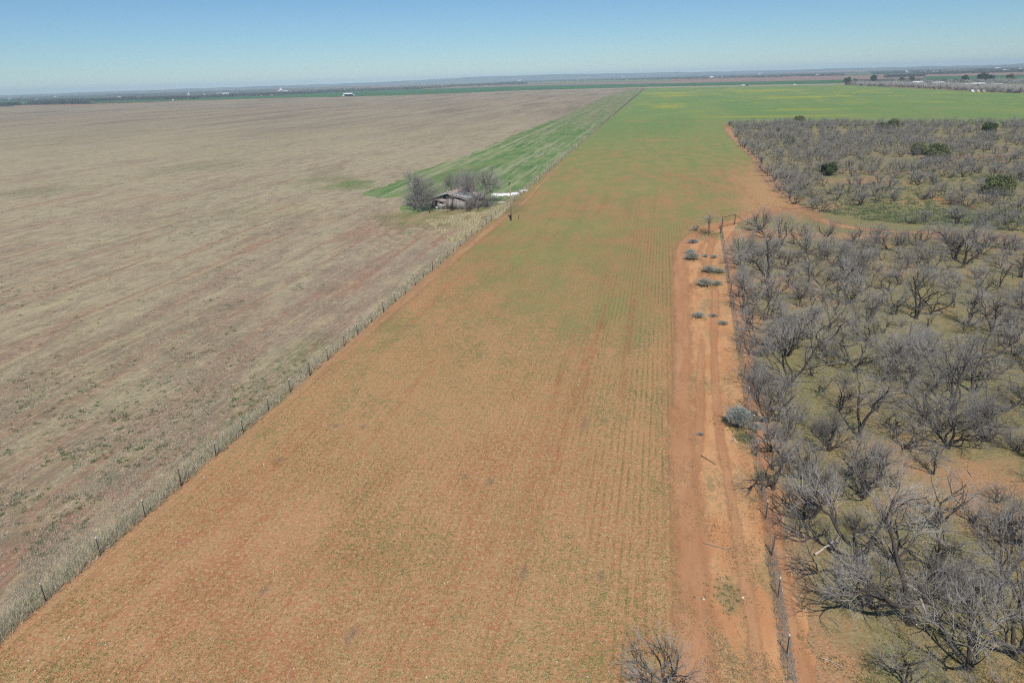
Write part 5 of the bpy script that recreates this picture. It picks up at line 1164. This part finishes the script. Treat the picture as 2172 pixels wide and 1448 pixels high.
# village trees and the far woods
vr = np.random.RandomState(31)
def px_scatter(rows, n):
    out = []
    for _ in range(n):
        a = rows[vr.randint(len(rows))]; t = vr.rand(); x = a[0][0]+(a[1][0]-a[0][0])*t; y = a[0][1]+(a[1][1]-a[0][1])*t+(vr.rand()-.5)*a[2]; out.append(G(x, y))
    return np.array(out)
P = px_scatter([((1792, 180), (1890, 185), 1.5), ((1800, 179), (1960, 186), 2), ((1890, 183), (2060, 192), 3), ((1880, 181), (2060, 188), 5), ((2040, 192), (2172, 198), 2), ((2090, 188), (2180, 195), 5), ((1890, 176), (2172, 178), 5), ((2030, 174), (2180, 176), 3), ((1990, 186), (2050, 191), 3), ((2094, 192), (2150, 196), 3), ((1795, 180), (2172, 190), 4)], 520)
tree_mass('village_trees', P, 1.5+1.3*vr.rand(len(P)), 'grey belt of bare trees and hedges round the village roofs', 'trees', 41)
VG = [make_leafy(520+i, 3.6, 8.0, ((np.array([.06, .09, .04]), np.array([.1, .135, .055])), (np.array([.13, .15, .08]), np.array([.2, .21, .11])))[i], 7000, .6, 34, .16) for i in range(2)]
for px, k, sc, lb in (((1852, 172.5), 0, 1.55, 'lone dark round evergreen rising above the grey village hedge'), ((1797, 181), 1, 1.5, 'tall dull green tree at the left end of the village hedge'), ((1813, 177), 1, 1.0, 'short dull green tree just right of the tall one at the hedge end'),
     ((2046, 176), 0, 1.45, 'dark green tree behind the left end of the longest white roof'), ((2082, 174), 0, 1.7, 'tallest dark green tree behind the middle of the longest white roof'), ((2100, 174), 0, 1.3, 'dark green tree behind the right end of the longest white roof'), ((2140, 175), 1, 1.4, 'dull green tree near the right edge of the village'), ((1933, 174), 1, 1.2, 'dull green tree behind the big white-roofed barn'), ((1912, 174), 1, 1.0, 'faint green tree left of the big white-roofed barn')):
    g = G(*px); place_tree('evergreen_tree' if k == 0 else 'green_tree', VG[k], g, sc, g[0], lb, 'tree', 'green trees round the village')
def wood_mass(name, pts, sz, label, seed):
    r = np.random.RandomState(seed); n = len(pts); k = 14
    B = np.repeat(np.array(pts), k, 0); M = n*k; s = np.repeat(sz, k)
    c = np.stack([B[:, 0]+r.randn(M)*s*.55, B[:, 1]+r.randn(M)*s*.55, s*(.1+.75*r.rand(M))], 1)
    a = r.randn(M, 3); a /= np.linalg.norm(a, axis=1, keepdims=True); b = np.cross(a, r.randn(M, 3)); b /= np.linalg.norm(b, axis=1, keepdims=True)
    q = (s*.42)[:, None]; V = np.stack([c-b*q*.6, c+b*q*.6, c+a*q], 1).reshape(-1, 3); V[:, 2] = np.maximum(V[:, 2], .0)
    tone = np.repeat(pick(r, n, ((3, (.12, .115, .095)), (2, (.085, .095, .065)), (1, (.17, .15, .13)))), k, 0)*(.8+.4*r.rand(M, 1))
    return tag(obj(name, mesh_np(name, V, np.arange(3*M).reshape(-1, 3), LEAF, col=np.repeat(tone, 3, 0))), label, 'woodland', None, 'stuff')
rows = [((0, 214), (240, 214), 3), ((0, 224), (40, 222), 2), ((60, 221), (190, 219), 2), ((200, 214), (420, 208), 3.5), ((420, 207), (680, 197), 4), ((680, 196), (950, 185), 4), ((250, 211), (420, 209), 4), ((950, 184), (1120, 177), 3), ((1060, 177), (1110, 175), 2), ((1110, 174), (1410, 168), 3),
        ((1400, 168), (1660, 163), 3), ((1640, 162.5), (1790, 160), 2), ((1690, 161), (1780, 159.5), 1.5), ((1850, 157), (1920, 155), 2), ((1930, 155), (2172, 152), 3.5), ((2070, 150.5), (2180, 147), 4), ((1960, 158), (2172, 152.5), 2), ((1880, 164), (1960, 161), 3), ((0, 207), (500, 195), 8), ((500, 194), (1000, 178), 8), ((1000, 175), (1700, 158), 8), ((1700, 156), (2172, 146), 3)]
P = px_scatter(rows, 9000); P = P[np.hypot(P[:, 0], P[:, 1]) < 9000]
wood_mass('far_woodland', P, 3.0+4.0*vr.rand(len(P)), 'dark bands of woodland and hedges on the hazy plain below the horizon', 51)

# ------------------------------------------------------------------ haze
def haze():
    m = bpy.data.materials.new('haze_air'); m.use_nodes = True; t = m.node_tree; t.nodes.remove(t.nodes['Principled BSDF'])
    v = t.nodes.new('ShaderNodeVolumePrincipled'); v.inputs['Color'].default_value = (.70, .90, 1.0, 1); v.inputs['Density'].default_value = 1.3e-4; v.inputs['Anisotropy'].default_value = -0.3
    t.links.new(v.outputs[0], t.nodes['Material Output'].inputs['Volume'])
    b = MB(); b.box((0, 5000, 39), (26000, 16000, 80)); o = b.build('haze', [m]); tag(o, 'pale haze thickening toward the horizon', 'haze', None, 'stuff')
haze()
